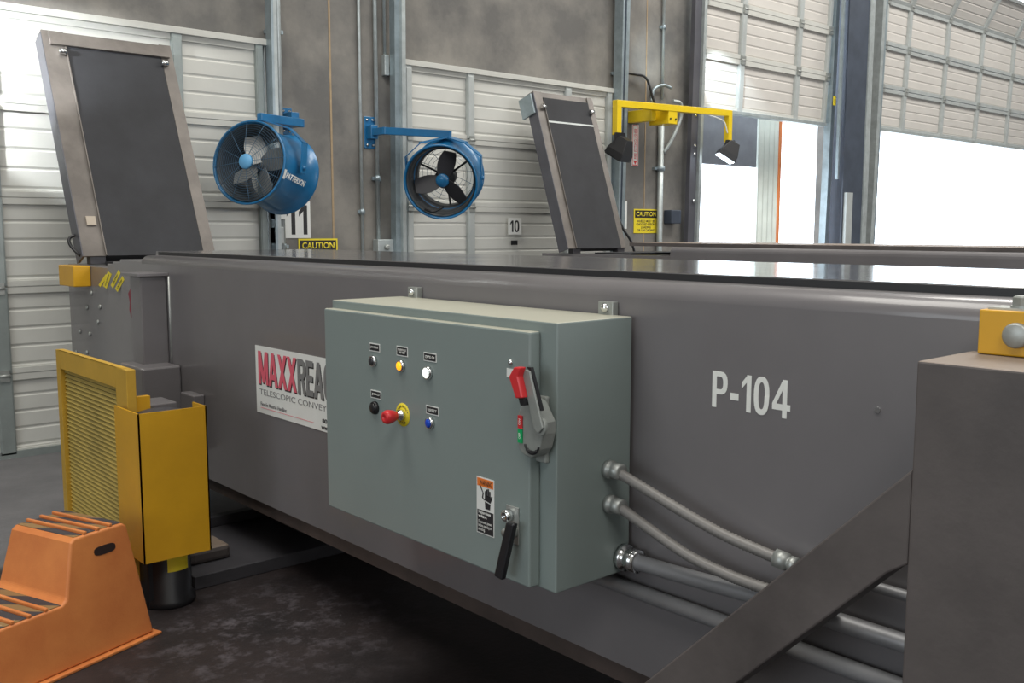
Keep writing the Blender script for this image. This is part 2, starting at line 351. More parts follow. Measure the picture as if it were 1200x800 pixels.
def dock_door(name, x0, x1, zs, stiles, tilts, mw, ms, mr, lean=0.0, pitch=0.122, rail=0.022, rh=0.042, hd=0.0, gap=0.0005):
    """zs: section heights from the bottom, tilts: extra inclination of each section (towards the room)"""
    root = setting(name, (x0, 7.38, zs[0]))
    pos = V(0, 7.38, zs[0]); ang = lean
    for i in range(len(zs) - 1):
        h = zs[i + 1] - zs[i]; ang = lean + tilts[i]
        mt = Matrix.Translation(pos) @ Matrix.Rotation(ang, 4, 'X')
        prof = []                       # outline (y, z), y towards the room is negative
        z = 0.05; k = max(1, round((h - 0.1) / pitch)); p = (h - 0.1) / k
        prof.append((0.0, 0.0))
        for j in range(k):
            prof += [(0.0, z + 0.0), (0.006, z + 0.008), (0.006, z + 0.016), (0.0, z + 0.030)]
            z += p
        prof += [(0.0, h - gap), (0.045, h - gap), (0.045, 0)]
        bm = new(); prism(bm, [(x0, y, z_) for y, z_ in prof], (x1 - x0, 0, 0), mt); obj('section_panel', bm, mw, root)
        bm = new(); box(bm, x0, x1, -rail, 0.0, 0.0, rh, mt); box(bm, x0, x1, -rail + 0.004, 0.0, h - rh - 0.008, h - gap, mt)
        obj('rail', bm, mr, root, 0.003)
        for (sa, sb) in stiles:
            bm = new(); box(bm, sa, sb, -0.040, 0.001, 0.006, h - gap - 0.004, mt); box(bm, sa + 0.008, sb - 0.008, -0.046, -0.036, 0.02, h - 0.03, mt)
            obj('stile', bm, ms, root, 0.003)
            bm = new(); xm = (sa + sb) / 2
            box(bm, xm - 0.03 - hd, xm + 0.03 + hd, -0.058, -0.038, h - 0.05 - hd, h + 0.03 + hd, mt)
            lathe(bm, [(0.012, -0.035), (0.012, 0.035)], mt @ Matrix.Translation((xm, -0.055, h - 0.008)) @ Matrix.Rotation(PI / 2, 4, 'Y'), 8)
            if i < len(zs) - 2: obj('hinge', bm, zinc, root)
            else: bm.free()
        pos = pos + (Matrix.Rotation(ang, 4, 'X') @ V(0, 0, h))
    return root
Z12 = [0.02, 0.60, 1.21, 1.83, 2.47, 3.09]
d1 = dock_door('door_1', 1.04, 3.77, Z12, [(1.04, 1.10), (1.68, 1.785), (3.02, 3.10), (3.71, 3.77)], [0] * 5, door_w, door_s, door_r)
d2 = dock_door('door_2', 5.17, 7.90, Z12, [(5.17, 5.24), (5.89, 5.97), (7.20, 7.28), (7.83, 7.90)], [0] * 5, door_w, door_s2, door_r)
d3 = dock_door('door_3', 9.42, 12.22, [3.06, 3.70, 4.31, 4.93, 5.55], [(9.42, 9.47), (10.18, 10.28), (11.42, 11.52), (12.15, 12.22)], [0] * 4, door_w2, door_s2, door_r, lean=0.035, rail=0.036, rh=0.055, hd=0.012)
d4 = dock_door('door_4', 13.66, 22.9, [3.10, 3.70, 4.31, 4.94, 5.56], [(13.66, 13.72), (14.36, 14.45)] + [(14.36 + 1.27 * k, 14.45 + 1.27 * k) for k in range(1, 7)], [0, 0, 0, 0.42], door_w2, door_s2, door_s2, gap=0.010, lean=0.035, rail=0.036, rh=0.055, hd=0.012)
for dd, x0, x1 in ((d1, 1.04, 3.77), (d2, 5.17, 7.90)):
    bm = new(); box(bm, x0, x1, 7.34, 7.42, 0.0, 0.05); obj('bottom_seal', bm, door_s, dd)
    bm = new(); box(bm, x0 - 0.05, x1 + 0.05, 7.33, 7.445, 3.085, 3.135); obj('header_rail', bm, door_r, dd, 0.004)
bm = new(); box(bm, 9.42, 12.22, 7.32, 7.43, 3.03, 3.075); obj('bottom_bar', bm, galv_l, d3, 0.004)
bm = new(); box(bm, 13.66, 22.9, 7.32, 7.43, 3.07, 3.115); obj('bottom_bar', bm, galv_l, d4, 0.004)
# door jamb plates and vertical tracks
def track(n, pts_x, y0, y1, z0, z1, m, parts):
    root = setting('trim_%d' % n, (pts_x, y0, z0))
    for (dx0, dx1, dy0, dy1, mm, nm) in parts:
        bm = new()
        a = [(pts_x + dx0, y0 + dy0, z0), (pts_x + dx1, y0 + dy0, z0), (pts_x + dx1, y0 + dy1, z0), (pts_x + dx0, y0 + dy1, z0)]
        prism(bm, a, (0, y1 - y0, z1 - z0)); obj(nm, bm, mm, root)
    return root
track(3, 3.79, 7.36, 7.36, 0, 3.1, galv, [(0, 0.10, 0.0, 0.06, door_s2, 'jamb_angle'), (0.012, 0.03, -0.02, 0.0, black_paint, 'slot_strip')])
track(4, 3.80, 7.28, 7.20, 0, 7.0, galv, [(0.0, 0.02, 0, 0.10, galv, 'track_web'), (0.02, 0.05, 0, 0.02, galv_l, 'track_lip')])
track(5, 5.03, 7.30, 7.22, 0, 7.0, galv, [(0.0, 0.075, 0.04, 0.12, galv, 'track_web'), (0.05, 0.09, 0.0, 0.04, galv_l, 'track_lip')])
track(6, 7.92, 7.28, 7.16, 0, 7.0, galv, [(0.0, 0.03, 0, 0.12, galv, 'track_web'), (0.035, 0.06, 0.01, 0.03, col_m, 'track_slot'), (0.06, 0.11, 0, 0.03, galv, 'track_lip')])
track(7, 9.22, 7.30, 7.18, 0, 7.0, galv, [(0.0, 0.12, 0.04, 0.10, plate_blue, 'track_web'), (0.12, 0.17, 0.0, 0.12, galv_l, 'track_lip')])  # web colour lightened to stand for flare beside the opening
track(8, 12.24, 7.32, 7.22, 0, 7.0, galv, [(0.0, 0.07, 0, 0.10, galv, 'track_web'), (0.07, 0.12, 0.02, 0.10, galv_l, 'track_lip')])
track(9, 13.46, 7.30, 7.20, 0, 7.0, galv, [(0.0, 0.08, 0.0, 0.12, galv_l, 'track_web'), (0.09, 0.18, 0.03, 0.12, galv, 'track_lip')])
for tx, ty in ((3.79, 7.33),):
    pass
# steel column between the last two doors
root = tag(setting('steel_column', (12.54, 7.25, 0)), 'dark slate blue steel column standing between the two open dock doors', 'column')
bm = new(); box(bm, 12.28, 12.80, 7.08, 7.10, 0, 9); box(bm, 12.53, 12.55, 7.10, 7.42, 0, 9); box(bm, 12.53, 12.80, 7.42, 7.44, 0, 9); obj('column_body', bm, col_m, root)
bm = new(); box(bm, 12.80, 12.92, 7.06, 7.14, 0, 9); obj('column_strip', bm, galv_l, root)
bm = new(); box(bm, 12.20, 12.235, 7.12, 7.16, 2.3, 9); obj('column_strip', bm, galv, root)
bm = new(); box(bm, 12.31, 12.47, 7.03, 7.08, 0.9, 2.12); L(obj('cover_plate', bm, door_s2, root, 0.004), 'pale grey cover plate low on the column')

# outside: dock shelter seen through the raised door
root = thing('dock_shelter', 'dock shelter curtains hanging outside the half raised door', 'dock shelter', (11, 7.9, 0))
bm = new(); box(bm, 9.35, 11.36, 7.86, 7.92, 2.46, 3.4); obj('head_curtain', bm, shelter_d, root)
bm = new(); pts = []
for k in range(9):
    xx = 11.40 + k * 0.06; pts.append((xx, 7.86 + 0.02 * (k % 2), -1.2))
prism(bm, pts + [(11.88, 7.95, -1.2), (11.40, 7.95, -1.2)], (0, 0, 4.6)); obj('side_curtain', bm, shelter_g, root)
bm = new(); box(bm, 11.885, 11.93, 7.84, 7.96, -1.2, 3.4); L(obj('edge_strip', bm, or_strip, root), 'orange edge strip')

# ================================================================== WALL FITTINGS
def conduit(pts, r, m, label, name='wall_conduit', group=None, clips=()):
    root = thing(name, label, 'pipe', pts[0], group)
    bm = new(); tube(bm, pts, r, 10); obj('pipe', bm, m, root)
    for z in clips:
        bm = new(); x, y = pts[0][0], pts[0][1]
        box(bm, x - r * 2.6, x + r * 2.6, y + r * 0.3, YW - 0.001, z, z + 0.03); lathe(bm, [(r * 1.45, 0), (r * 1.45, 0.05)], Matrix.Translation((x, y, z - 0.01)), 10); obj('clip', bm, galv, root)
    return root
conduit([(3.905, 7.36, 0), (3.90, 7.30, 7)], 0.026, galv_l, 'thick silver pipe climbing the wall behind the left drum fan', clips=(3.2, 1.45))
conduit([(4.74, 7.43, 0), (4.74, 7.43, 7)], 0.014, galv_l, 'thinner silver conduit left of the second fan bracket', clips=(1.75,))
conduit([(4.905, 7.425, 1.5), (4.905, 7.425, 7)], 0.018, galv_l, 'silver conduit running down behind the second fan bracket into a switch box', clips=(2.05,))
conduit([(8.835, 7.42, 3.1), (8.835, 7.42, 7)], 0.017, galv_l, 'silver conduit dropping from above onto the yellow lamp bracket', clips=(3.9,))
conduit([(8.80, 7.40, 0), (8.80, 7.40, 2.85)], 0.035, galv_l, 'thick silver conduit on the pillar below the yellow lamp bracket', clips=(2.3,))
conduit([(8.04, 7.42, 3.2), (8.04, 7.42, 7)], 0.02, galv_l, 'silver pipe above the second closed door corner', clips=(3.3,))
conduit([(5.0, 7.42, 3.15), (5.0, 7.42, 7)], 0.014, galv_l, 'short silver conduit ending in a fitting beside the upper door track')
bm = new(); box(bm, 4.98, 5.03, 7.39, 7.445, 2.98, 3.16); tag(obj('pipe_fitting', bm, galv_l, None, 0.006), 'small pale conduit body on the wall beside the blue-grey track', 'fitting')
# loop of cable above the yellow lamp bracket
root = thing('cable_loop', 'black and silver cable looping over the yellow lamp bracket', 'cable', (8.2, 7.4, 3.3))
bm = new(); tube(bm, smooth_path([(8.14, 7.4, 3.33), (8.30, 7.38, 3.33), (8.48, 7.36, 3.30), (8.58, 7.34, 3.08), (8.62, 7.32, 3.0)]), 0.014, 8); obj('cable', bm, black, root)
bm = new(); tube(bm, [(8.08, 7.4, 3.34), (8.18, 7.4, 3.33)], 0.032, 10); obj('gland', bm, galv_l, root)
bm = new(); tube(bm, smooth_path([(8.62, 7.4, 3.06), (8.66, 7.4, 3.2), (8.80, 7.38, 3.26), (8.94, 7.38, 3.24)]), 0.018, 8); obj('cable', bm, galv, root)
bm = new(); tube(bm, smooth_path([(8.88, 7.3, 3.08), (9.02, 7.3, 3.06), (9.05, 7.32, 2.9), (8.95, 7.36, 2.66), (8.84, 7.39, 2.5)]), 0.02, 8); obj('cable', bm, galv_l, root)

# switch boxes
root = thing('switch_box', 'small steel switch box with two plugs low on the wall beside the blue-grey track', 'switch box', (4.96, 7.4, 1.4))
bm = new(); box(bm, 4.86, 5.03, 7.36, YW - 0.001, 1.28, 1.52); obj('housing', bm, galv_l, root, 0.006)
for z in (1.36, 1.45):
    bm = new(); lathe(bm, [(0.026, 0), (0.026, 0.02), (0.015, 0.03)], orient((4.95, 7.36, z), (0, -1, 0)), 12); obj('plug', bm, zinc, root)
root = thing('junction_box', 'pale grey junction box on the jamb under the left drum fan', 'junction box', (3.83, 7.35, 1.5))
bm = new(); box(bm, 3.80, 3.88, 7.27, 7.355, 1.49, 1.63); obj('housing', bm, door_s2, root, 0.006)
bm = new(); box(bm, 3.80, 3.90, 7.27, 7.355, 1.69, 1.84); obj('housing', bm, white, root, 0.006)
root = thing('door_lock', 'dark steel box on the grey track right of the lamp pillar', 'box', (9.0, 7.4, 1.75))
bm = new(); box(bm, 8.93, 9.11, 7.33, YW - 0.001, 1.68, 1.84); obj('housing', bm, col_m, root, 0.01)
for z in (2.50, 2.60, 2.95, 3.0, 1.95): 
    bm = new(); lathe(bm, [(0.022, 0), (0.022, 0.012), (0.012, 0.02)], orient((9.29, 7.30, z), (0, -1, 0)), 10)
    tag(obj('bolt', bm, chrome), 'pale bolt head on the dark track right of the lamp pillar', 'bolt', 'bolts on the dark track')

# signs
def sign(name, label, x0, x1, z0, z1, y, m, cat='sign', th=0.006):
    root = thing(name, label, cat, ((x0 + x1) / 2, y, z0))
    bm = new(); box(bm, x0, x1, y - th, y, z0, z1); obj('board', bm, m, root)
    return root
s = sign('number_sign', 'large white board with black number 11 under the left fan', 3.965, 4.225, 1.535, 1.85, YW, white)
bm = None
block('1', (4.00, YW - 0.006, 1.565), RGT, UP, 0.080, 0.25, black_paint, s)
block('1', (4.115, YW - 0.006, 1.565), RGT, UP, 0.080, 0.25, black_paint, s)
s = sign('number_sign', 'small white plate with black number 10 on the closed door', 6.392, 6.565, 1.56, 1.725, 7.335, white)
block('10', (6.415, 7.329, 1.585), RGT, UP, 0.12, 0.115, black_paint, s)
bm = new(); box(bm, 6.44, 6.515, 7.33, 7.345, 1.455, 1.50); tag(obj('door_tag', bm, black), 'small black rectangle on the door just below number 10', 'tag')
s = sign('number_sign', 'white board with black digit 0 showing from behind the tall belt on the right', 7.96, 8.28, 1.62, 1.93, YW, white)
block('1', (7.99, YW - 0.006, 1.65), RGT, UP, 0.06, 0.25, black_paint, s)
block('0', (8.13, YW - 0.006, 1.65), RGT, UP, 0.12, 0.25, black_paint, s)
def caution(x0, x1, z0, z1, label):
    s = sign('caution_sign', label, x0, x1, z0, z1, YW, yel_s)
    w, h = x1 - x0, z1 - z0
    bm = new(); box(bm, x0 + 0.04 * w, x1 - 0.04 * w, YW - 0.0075, YW - 0.006, z0 + 0.64 * h, z1 - 0.05 * h); obj('header', bm, black_paint, s)
    text('CAUTION', (x0 + 0.09 * w, YW - 0.0075, z0 + 0.70 * h), RGT, UP, 0.82 * w, 0.19 * h, yel_s, s, bold=0.02)
    text('WHEELS MUST BE\nCHOCKED BEFORE\nLOADING\nOR UNLOADING', (x0 + 0.1 * w, YW - 0.006, z0 + 0.07 * h), RGT, UP, 0.8 * w, 0.48 * h, black_paint, s, bold=0.02, keep=True)
caution(4.105, 4.49, 1.24, 1.53, 'yellow caution sign under the number 11 board')
caution(8.40, 8.82, 1.57, 1.845, 'yellow caution sign below the yellow lamp bracket on the pillar')
s = sign('extinguisher_sign', 'narrow white and red vertical sign on the pillar under the yellow lamp arm', 8.35, 8.46, 2.33, 2.79, YW, white)
bm = new(); box(bm, 8.36, 8.45, YW - 0.0075, YW - 0.006, 2.335, 2.345); box(bm, 8.36, 8.45, YW - 0.0075, YW - 0.006, 2.775, 2.785)
box(bm, 8.358, 8.364, YW - 0.0075, YW - 0.006, 2.335, 2.785); box(bm, 8.446, 8.452, YW - 0.0075, YW - 0.006, 2.335, 2.785)
prism(bm, [(8.375, YW - 0.006, 2.39), (8.435, YW - 0.006, 2.39), (8.405, YW - 0.006, 2.345)], (0, -0.002, 0)); obj('red_border', bm, red, s)
text('FIRE EXTINGUISHER', (8.435, YW - 0.006, 2.41), (0, 0, 1), (-1, 0, 0), 0.34, 0.05, red, s, bold=0.01)
s = sign('yellow_tag', 'small yellow tag on the right edge of the raised door', 12.18, 12.25, 3.30, 3.42, 7.22, yel_s)
text('!', (12.205, 7.214, 3.33), RGT, UP, 0.015, 0.06, black_paint, s)

# ------------------------------------------------------------------ drum fans
def drum_fan(label, front, rear, R, arm, plate, blades, blade_m, cap_m, rings_front, two_tone):
    front, rear = V(*front), V(*rear); mid = (front + rear) / 2; ax = (front - rear); ln = ax.length
    root = thing('drum_fan', label, 'fan', mid, 'blue drum fans on the dock wall')
    mt = orient(mid, ax); h = ln / 2
    bm = new()
    lathe(bm, [(R, h), (R + 0.012, h), (R + 0.014, h - 0.012), (R + 0.002, h - 0.02), (R - 0.014, h - 0.10), (R - 0.02, 0), (R - 0.014, -h + 0.10), (R + 0.002, -h + 0.02), (R + 0.014, -h + 0.012), (R + 0.012, -h), (R, -h),
               (R - 0.008, -h + 0.02), (R - 0.05, -h + 0.09), (R - 0.045, -h + 0.2), (R - 0.028, 0), (R - 0.022, h - 0.10), (R - 0.008, h - 0.02)], mt, 48, closed=True)
    obj('drum', bm, blue, root)
    bm = new()
    lathe(bm, [(R - 0.016, h - 0.012), (R - 0.030, h - 0.10), (R - 0.036, 0), (R - 0.053, -h + 0.2), (R - 0.062, -h + 0.09), (R - 0.058, -h + 0.09), (R - 0.049, -h + 0.2), (R - 0.032, 0), (R - 0.026, h - 0.10), (R - 0.012, h - 0.012)], mt, 48, closed=True)
    obj('drum_shade', bm, motor_m, root)  # added dark lining; shade inside the drum put into its colour
    # guard
    for side, on in ((1, rings_front), (-1, True)):
        if not on: continue
        bm = new()
        radii = [R * (0.20 + 0.8 * k / 14) for k in range(1, 15)] if side == 1 else [R * (0.3 + 0.7 * k / 6) for k in range(1, 7)]
        for rr in radii:
            zz = side * (h + 0.035 * (1 - (rr / R) ** 2))
            pts = [mt @ V(rr * math.cos(2 * PI * k / 40), rr * math.sin(2 * PI * k / 40), zz) for k in range(41)]
            tube(bm, pts, 0.0016, 4, cap=False)
        for k in range(12):
            a = 2 * PI * k / 12 + 0.1
            pts = [mt @ V(R * t * math.cos(a), R * t * math.sin(a), side * (h + 0.035 * (1 - t * t))) for t in (0.15, 0.4, 0.6, 0.8, 1.0)]
            tube(bm, pts, 0.0022, 4)
        obj('guard', bm, wire_m, root)
    bm = new(); zc = h + 0.035 if rings_front else 0.10
    lathe(bm, [(0.0, zc + 0.012), (R * 0.17, zc + 0.012), (R * 0.19, zc), (R * 0.19, zc - 0.012), (0, zc - 0.012)], mt, 24); obj('hub_cap', bm, cap_m, root)
    bm = new(); lathe(bm, [(0, -0.16), (0.075, -0.16), (0.085, -0.14), (0.085, 0.02), (0.03, 0.04), (0.03, 0.09), (0, 0.09)], mt, 20)
    for k in range(3):
        a = 2 * PI * k / 3 + 0.6
        tube(bm, [mt @ V(0.06 * math.cos(a), 0.06 * math.sin(a), -0.1), mt @ V((R - 0.03) * math.cos(a), (R - 0.03) * math.sin(a), -0.1)], 0.010, 6)
    obj('motor', bm, motor_m, root)
    for k in range(blades):
        a = 2 * PI * k / blades + (0.35 if two_tone else 1.25)
        m2 = mt @ Matrix.Translation((0, 0, 0.075)) @ Matrix.Rotation(a, 4, 'Z') @ Matrix.Rotation(0.55, 4, 'X')
        bm = new()
        n = 8; top = []; bot = []
        for i in range(n):
            t = i / (n - 1); rr = 0.03 + (R - 0.085) * t; wd = 0.035 + 0.055 * math.sin(PI * (0.12 + 0.72 * t))
            top.append((rr, wd)); bot.append((rr, -wd * 0.8))
        poly = [(p[0], p[1], 0) for p in top] + [(p[0], p[1], 0) for p in bot[::-1]]
        prism(bm, poly, (0, 0, 0.005), m2); obj('blade', bm, blade_m, root)
    # yoke: flat bar from the arm end over the drum to a pivot on either side
    side_v = ax.cross(V(0, 0, 1)).normalized(); upv = side_v.cross(ax).normalized()
    top = V(*arm[-1]); bm = new()
    for sgn in (1, -1):
        p2 = mid + side_v * sgn * (R * 0.62) + upv * (R + 0.0); p3 = mid + side_v * sgn * (R + 0.02); 
        p2b = mid + side_v * sgn * (R + 0.02) + upv * (R * 0.62)
        ch = [top + V(0, 0, -0.02), p2, p2b, p3 - upv * 0.04]
        for a_, b_ in zip(ch, ch[1:]):
            d = (b_ - a_); q = orient(a_, d, ax); 
            box(bm, -0.004, 0.004, -0.036, 0.036, -0.004, d.length + 0.004, q)
        lathe(bm, [(0.018, -0.01), (0.018, 0.014), (0.01, 0.02)], orient(p3, side_v * sgn, ax), 10)
    obj('yoke', bm, blue, root)
    bm = new()
    for a_, b_ in zip(arm, arm[1:]):
        a_, b_ = V(*a_), V(*b_); d = b_ - a_; q = orient(a_, d, (0, 0, 1)); box(bm, -0.025, 0.025, -0.032, 0.032, -0.02, d.length + 0.02, q)
    obj('arm', bm, blue, root, 0.004)
    bm = new(); x0, x1, z0, z1 = plate; box(bm, x0, x1, YW - 0.012, YW - 0.0005, z0, z1); xm = (x0 + x1) / 2; zm = (z0 + z1) / 2
    box(bm, xm - 0.035, xm + 0.035, V(*arm[0]).y - 0.02, YW - 0.011, zm - 0.06, zm + 0.06); p = obj('wall_plate', bm, blue, root, 0.003)
    for bx in (x0 + 0.025, x1 - 0.025):
        for bz in (z0 + 0.03, z1 - 0.03):
            bm = new(); lathe(bm, [(0.013, 0), (0.013, 0.012), (0.006, 0.014), (0.006, 0.022)], orient((bx, YW - 0.012, bz), (0, -1, 0)), 8); obj('bolt', bm, chrome, p)
    return root, mt, R, h
f1, mt1, R1, h1 = drum_fan('left blue drum fan, light grey blades behind a round wire guard, turned left', (3.343, 6.788, 2.106), (3.758, 7.016, 2.037), 0.305,
    [(4.02, 7.30, 2.50), (3.95, 7.08, 2.46), (3.53, 6.93, 2.46)], (3.96, 4.07, 2.40, 2.62), 4, blade_g, blue_l, True, True)
f2, mt2, R2, h2 = drum_fan('right blue drum fan with three dark blades, daylight door visible through it', (4.959, 6.557, 2.000), (5.235, 6.80, 2.09), 0.305,
    [(4.84, 7.38, 2.47), (4.86, 7.22, 2.47), (5.16, 6.70, 2.42)], (4.785, 4.895, 2.33, 2.61), 3, blade_d, blue, False, False)
bm = new(); tube(bm, smooth_path([(5.02, 6.60, 1.80), (4.93, 6.62, 1.76), (4.9, 6.7, 1.78)]), 0.012, 6); obj('cable_gland', bm, black, f2)
# lettering wrapped on the drum of the left fan
ang0 = None
def wrap1(a, b):
    # a along the drum axis (front to rear), b around it
    base = math.atan2(*((mt1.inverted().to_3x3() @ V(0.16, -0.80, -0.42)).yx))
    th = base + 0.26 + (b - 0.03) / R1 - a * 0.25
    rr = R1 + 0.004
    return mt1 @ V(rr * math.cos(th), rr * math.sin(th), h1 - 0.06 - a)
try:
    t = text('PATTERSON', (0, 0, 0), RGT, UP, 0.27, 0.045, white_txt, f1, wrap=wrap1, bold=0.03, ital=0.2)
    bm = new(); vs_ = [bm.verts.new(wrap1(a, b)) for a, b in ((-0.035, -0.012), (-0.004, -0.012), (-0.004, 0.058), (-0.035, 0.058))]; bm.faces.new(vs_); obj('emblem', bm, white_txt, f1)
except Exception as ex: print('text', ex)

# ------------------------------------------------------------------ yellow swing-arm loading lamps
root = thing('loading_lamp', 'yellow double arm loading lamp with two black heads on the pillar', 'lamp', (8.7, 7.1, 2.9))
yl = 7.05; zt = 2.96
bm = new(); A, B_ = V(7.665, yl, 2.925), V(9.60, yl, 2.975)
d = B_ - A; q = orient(A, d, UP); box(bm, -0.035, 0.035, -0.035, 0.035, -0.035, d.length + 0.035, q); obj('arm', bm, yel_b, root, 0.004)
bm = new(); box(bm, 7.63, 7.70, yl - 0.035, yl + 0.035, 2.60, 2.90); obj('drop_leg', bm, yel_b, root, 0.004)
bm = new(); box(bm, 9.565, 9.635, yl - 0.035, yl + 0.035, 2.64, 2.95); obj('drop_leg', bm, yel_b, root, 0.004)
bm = new(); box(bm, 8.28, 8.35, 7.10, YW - 0.001, 2.80, 2.93); box(bm, 8.47, 8.62, 7.02, 7.30, 2.775, 2.93); box(bm, 8.36, 8.47, 7.2, YW - 0.001, 2.83, 2.90); obj('wall_bracket', bm, yel_b, root, 0.004)
for xx in (8.50, 8.59):
    bm = new(); lathe(bm, [(0.01, 0), (0.01, 0.01)], orient((xx, 7.02, 2.83), (0, -1, 0)), 8); obj('bolt', bm, black, root)
def lamp_head(loc, dirv, lit):
    q = orient(loc, dirv, (0, 0, 1))
    bm = new(); lathe(bm, [(0.0, -0.12), (0.08, -0.12), (0.09, -0.10), (0.15, 0.02), (0.16, 0.09), (0.15, 0.09)], q @ Matrix.Rotation(PI / 4, 4, 'Z'), 4)
    for f in bm.faces: f.smooth = False
    hd = obj('lamp_head', bm, black, root, 0.006)
    bm = new(); lathe(bm, [(0, 0.10), (0.145, 0.10), (0.145, 0.085), (0, 0.085)], q @ Matrix.Rotation(PI / 4, 4, 'Z'), 4)
    for f in bm.faces: f.smooth = False
    obj('lens', bm, lens_m if lit else lens_k, hd)
    return hd
lamp_head((7.66, 6.98, 2.45), (-0.1, 0.5, -0.9), False)
bm = new(); prism(bm, [(7.60, 6.99, 2.62), (7.73, 6.99, 2.62), (7.77, 6.99, 2.50), (7.74, 6.99, 2.50), (7.70, 6.99, 2.58), (7.63, 6.99, 2.58), (7.59, 6.99, 2.50), (7.56, 6.99, 2.50)], (0, 0.03, 0)); obj('yoke', bm, black, root)
lamp_head((9.51, 6.96, 2.52), (-0.40, 0.35, -0.85), True)
bm = new(); prism(bm, [(9.52, 6.99, 2.66), (9.66, 6.99, 2.66), (9.70, 6.99, 2.52), (9.66, 6.99, 2.52), (9.62, 6.99, 2.61), (9.55, 6.99, 2.61), (9.50, 6.99, 2.54), (9.47, 6.99, 2.54)], (0, 0.03, 0)); obj('yoke', bm, black, root)
bm = new(); lathe(bm, [(0.03, 0), (0.03, 0.04)], Matrix.Translation((9.60, yl, 2.60)), 12); obj('knuckle', bm, chrome, root)
bm = new(); tube(bm, smooth_path([(9.2, yl - 0.02, 2.92), (9.38, yl - 0.02, 2.90), (9.50, yl - 0.02, 2.86), (9.55, yl - 0.03, 2.74)]), 0.008, 6); L(obj('cord', bm, white, root), 'thin pale cord below the arm')

# ================================================================== CONVEYOR A (large, in front)
conv = thing('telescopic_conveyor', 'long grey telescopic belt conveyor running from lower right to the left door', 'conveyor', (2.6, 2.5, 0))
# outer housing: side sheets with rounded top edge
bm = new(); Y0, Y1 = -3.0, 5.40
r = 0.045; prof = [(2.0, 0.35)]
for k in range(7):
    a = PI - k * PI / 12; prof.append((2.0 + r + r * math.cos(a), 1.462 - r + r * math.sin(a)))
prof += [(2.115, 1.462), (2.115, 1.44), (3.10, 1.44), (3.20, 1.462), (3.22, 1.44), (3.22, 0.35)]
prism(bm, [(x_, Y0, z_) for x_, z_ in prof], (0, Y1 - Y0, 0))
o = obj('housing', bm, grey, conv)
for f in o.data.polygons:
    if abs(f.normal.y) < 0.5 and f.normal.x < -0.01 and f.normal.z > 0.01: f.use_smooth = True
bm = new(); box(bm, 2.13, 3.12, Y0, 5.52, 1.441, 1.482); L(obj('inner_boom_cover', bm, cover_m, conv, 0.004), 'worn grey top cover of the inner boom')
bm = new(); n = 60; pts_t = []
for i in range(n + 1):
    yy = Y0 + (5.45 - Y0) * i / n; w_ = 0.010 + 0.004 * random.random()
    pts_t.append((2.118 - 0.004 * random.random(), yy, 1.458)); 
prism(bm, pts_t + [(2.135, 5.45, 1.458), (2.135, Y0, 1.458)], (0, 0, 0.022)); L(obj('edge_seal', bm, black_paint, conv), 'black rubber edge along the top seam')
# nested booms showing at the far end
secs = [(2.022, 5.30, 5.80, 1.432), (2.036, 5.70, 5.96, 1.414), (2.050, 5.90, 6.10, 1.398), (2.064, 6.0, 6.92, 1.376)]
for xs, ya, yb, zt_ in secs:
    bm = new(); box(bm, xs, 5.22 - xs, ya - 0.2, yb, 0.42, zt_); o = obj('boom_section', bm, grey, conv, 0.006)
bm = new(); box(bm, 2.16, 3.05, 5.55, 6.46, 1.36, 1.40); obj('nose_belt', bm, belt, conv)
for (yy, zz) in [(6.55, 1.10), (6.52, 0.93), (6.3, 1.12), (6.35, 1.02), (6.72, 0.93), (6.6, 0.80), (6.1, 1.25), (6.45, 1.2), (5.95, 1.28), (6.82, 0.78), (6.02, 1.12)]:
    bm = new(); lathe(bm, [(0.016, 0), (0.016, 0.006), (0.008, 0.012)], orient((2.064, yy, zz), (-1, 0, 0)), 8); obj('rivet', bm, zinc, conv)
for xs, q4 in ((2.062, [(6.313, 1.258), (6.282, 1.245), (6.139, 1.321), (6.170, 1.331)]), (2.048, [(6.190, 1.257), (6.124, 1.243), (6.025, 1.336), (6.087, 1.351)]),
               (2.034, [(6.010, 1.270), (5.970, 1.252), (5.835, 1.348), (5.865, 1.366)]), (2.020, [(5.895, 1.255), (5.855, 1.237), (5.735, 1.314), (5.765, 1.334)])):
    bm = new(); prism(bm, [(xs, y_, z_) for y_, z_ in q4], (0.0015, 0, 0)); sd_ = obj('warning_decal', bm, yel_s, conv)
    p0, p1, p2, p3 = [V(xs, *c) for c in q4]; rr_ = (p3 - p0).normalized(); uu_ = V(0, -rr_.z, rr_.y) if rr_.y > 0 else V(0, rr_.z, -rr_.y)
    if xs < 2.06: text('CAUTION', p0 + (p2 - p0) * 0.5 - rr_ * 0.05 - uu_ * 0.008, rr_, uu_, 0.10, 0.016, black_paint, sd_, bold=0.0)
bm = new(); prism(bm, [(2.018, 5.676, 1.238), (2.018, 5.64, 1.262), (2.018, 5.60, 1.20), (2.018, 5.61, 1.144), (2.018, 5.64, 1.10), (2.018, 5.668, 1.141), (2.018, 5.655, 1.185)], (0.003, 0, 0)); L(obj('red_tape', bm, rust_red, conv), 'torn dark red tape beside the end post')
bm = new(); box(bm, 1.955, 2.063, 6.45, 6.75, 1.242, 1.376); L(obj('bumper_block', bm, yel, conv, 0.006), 'yellow bumper block at the nose')
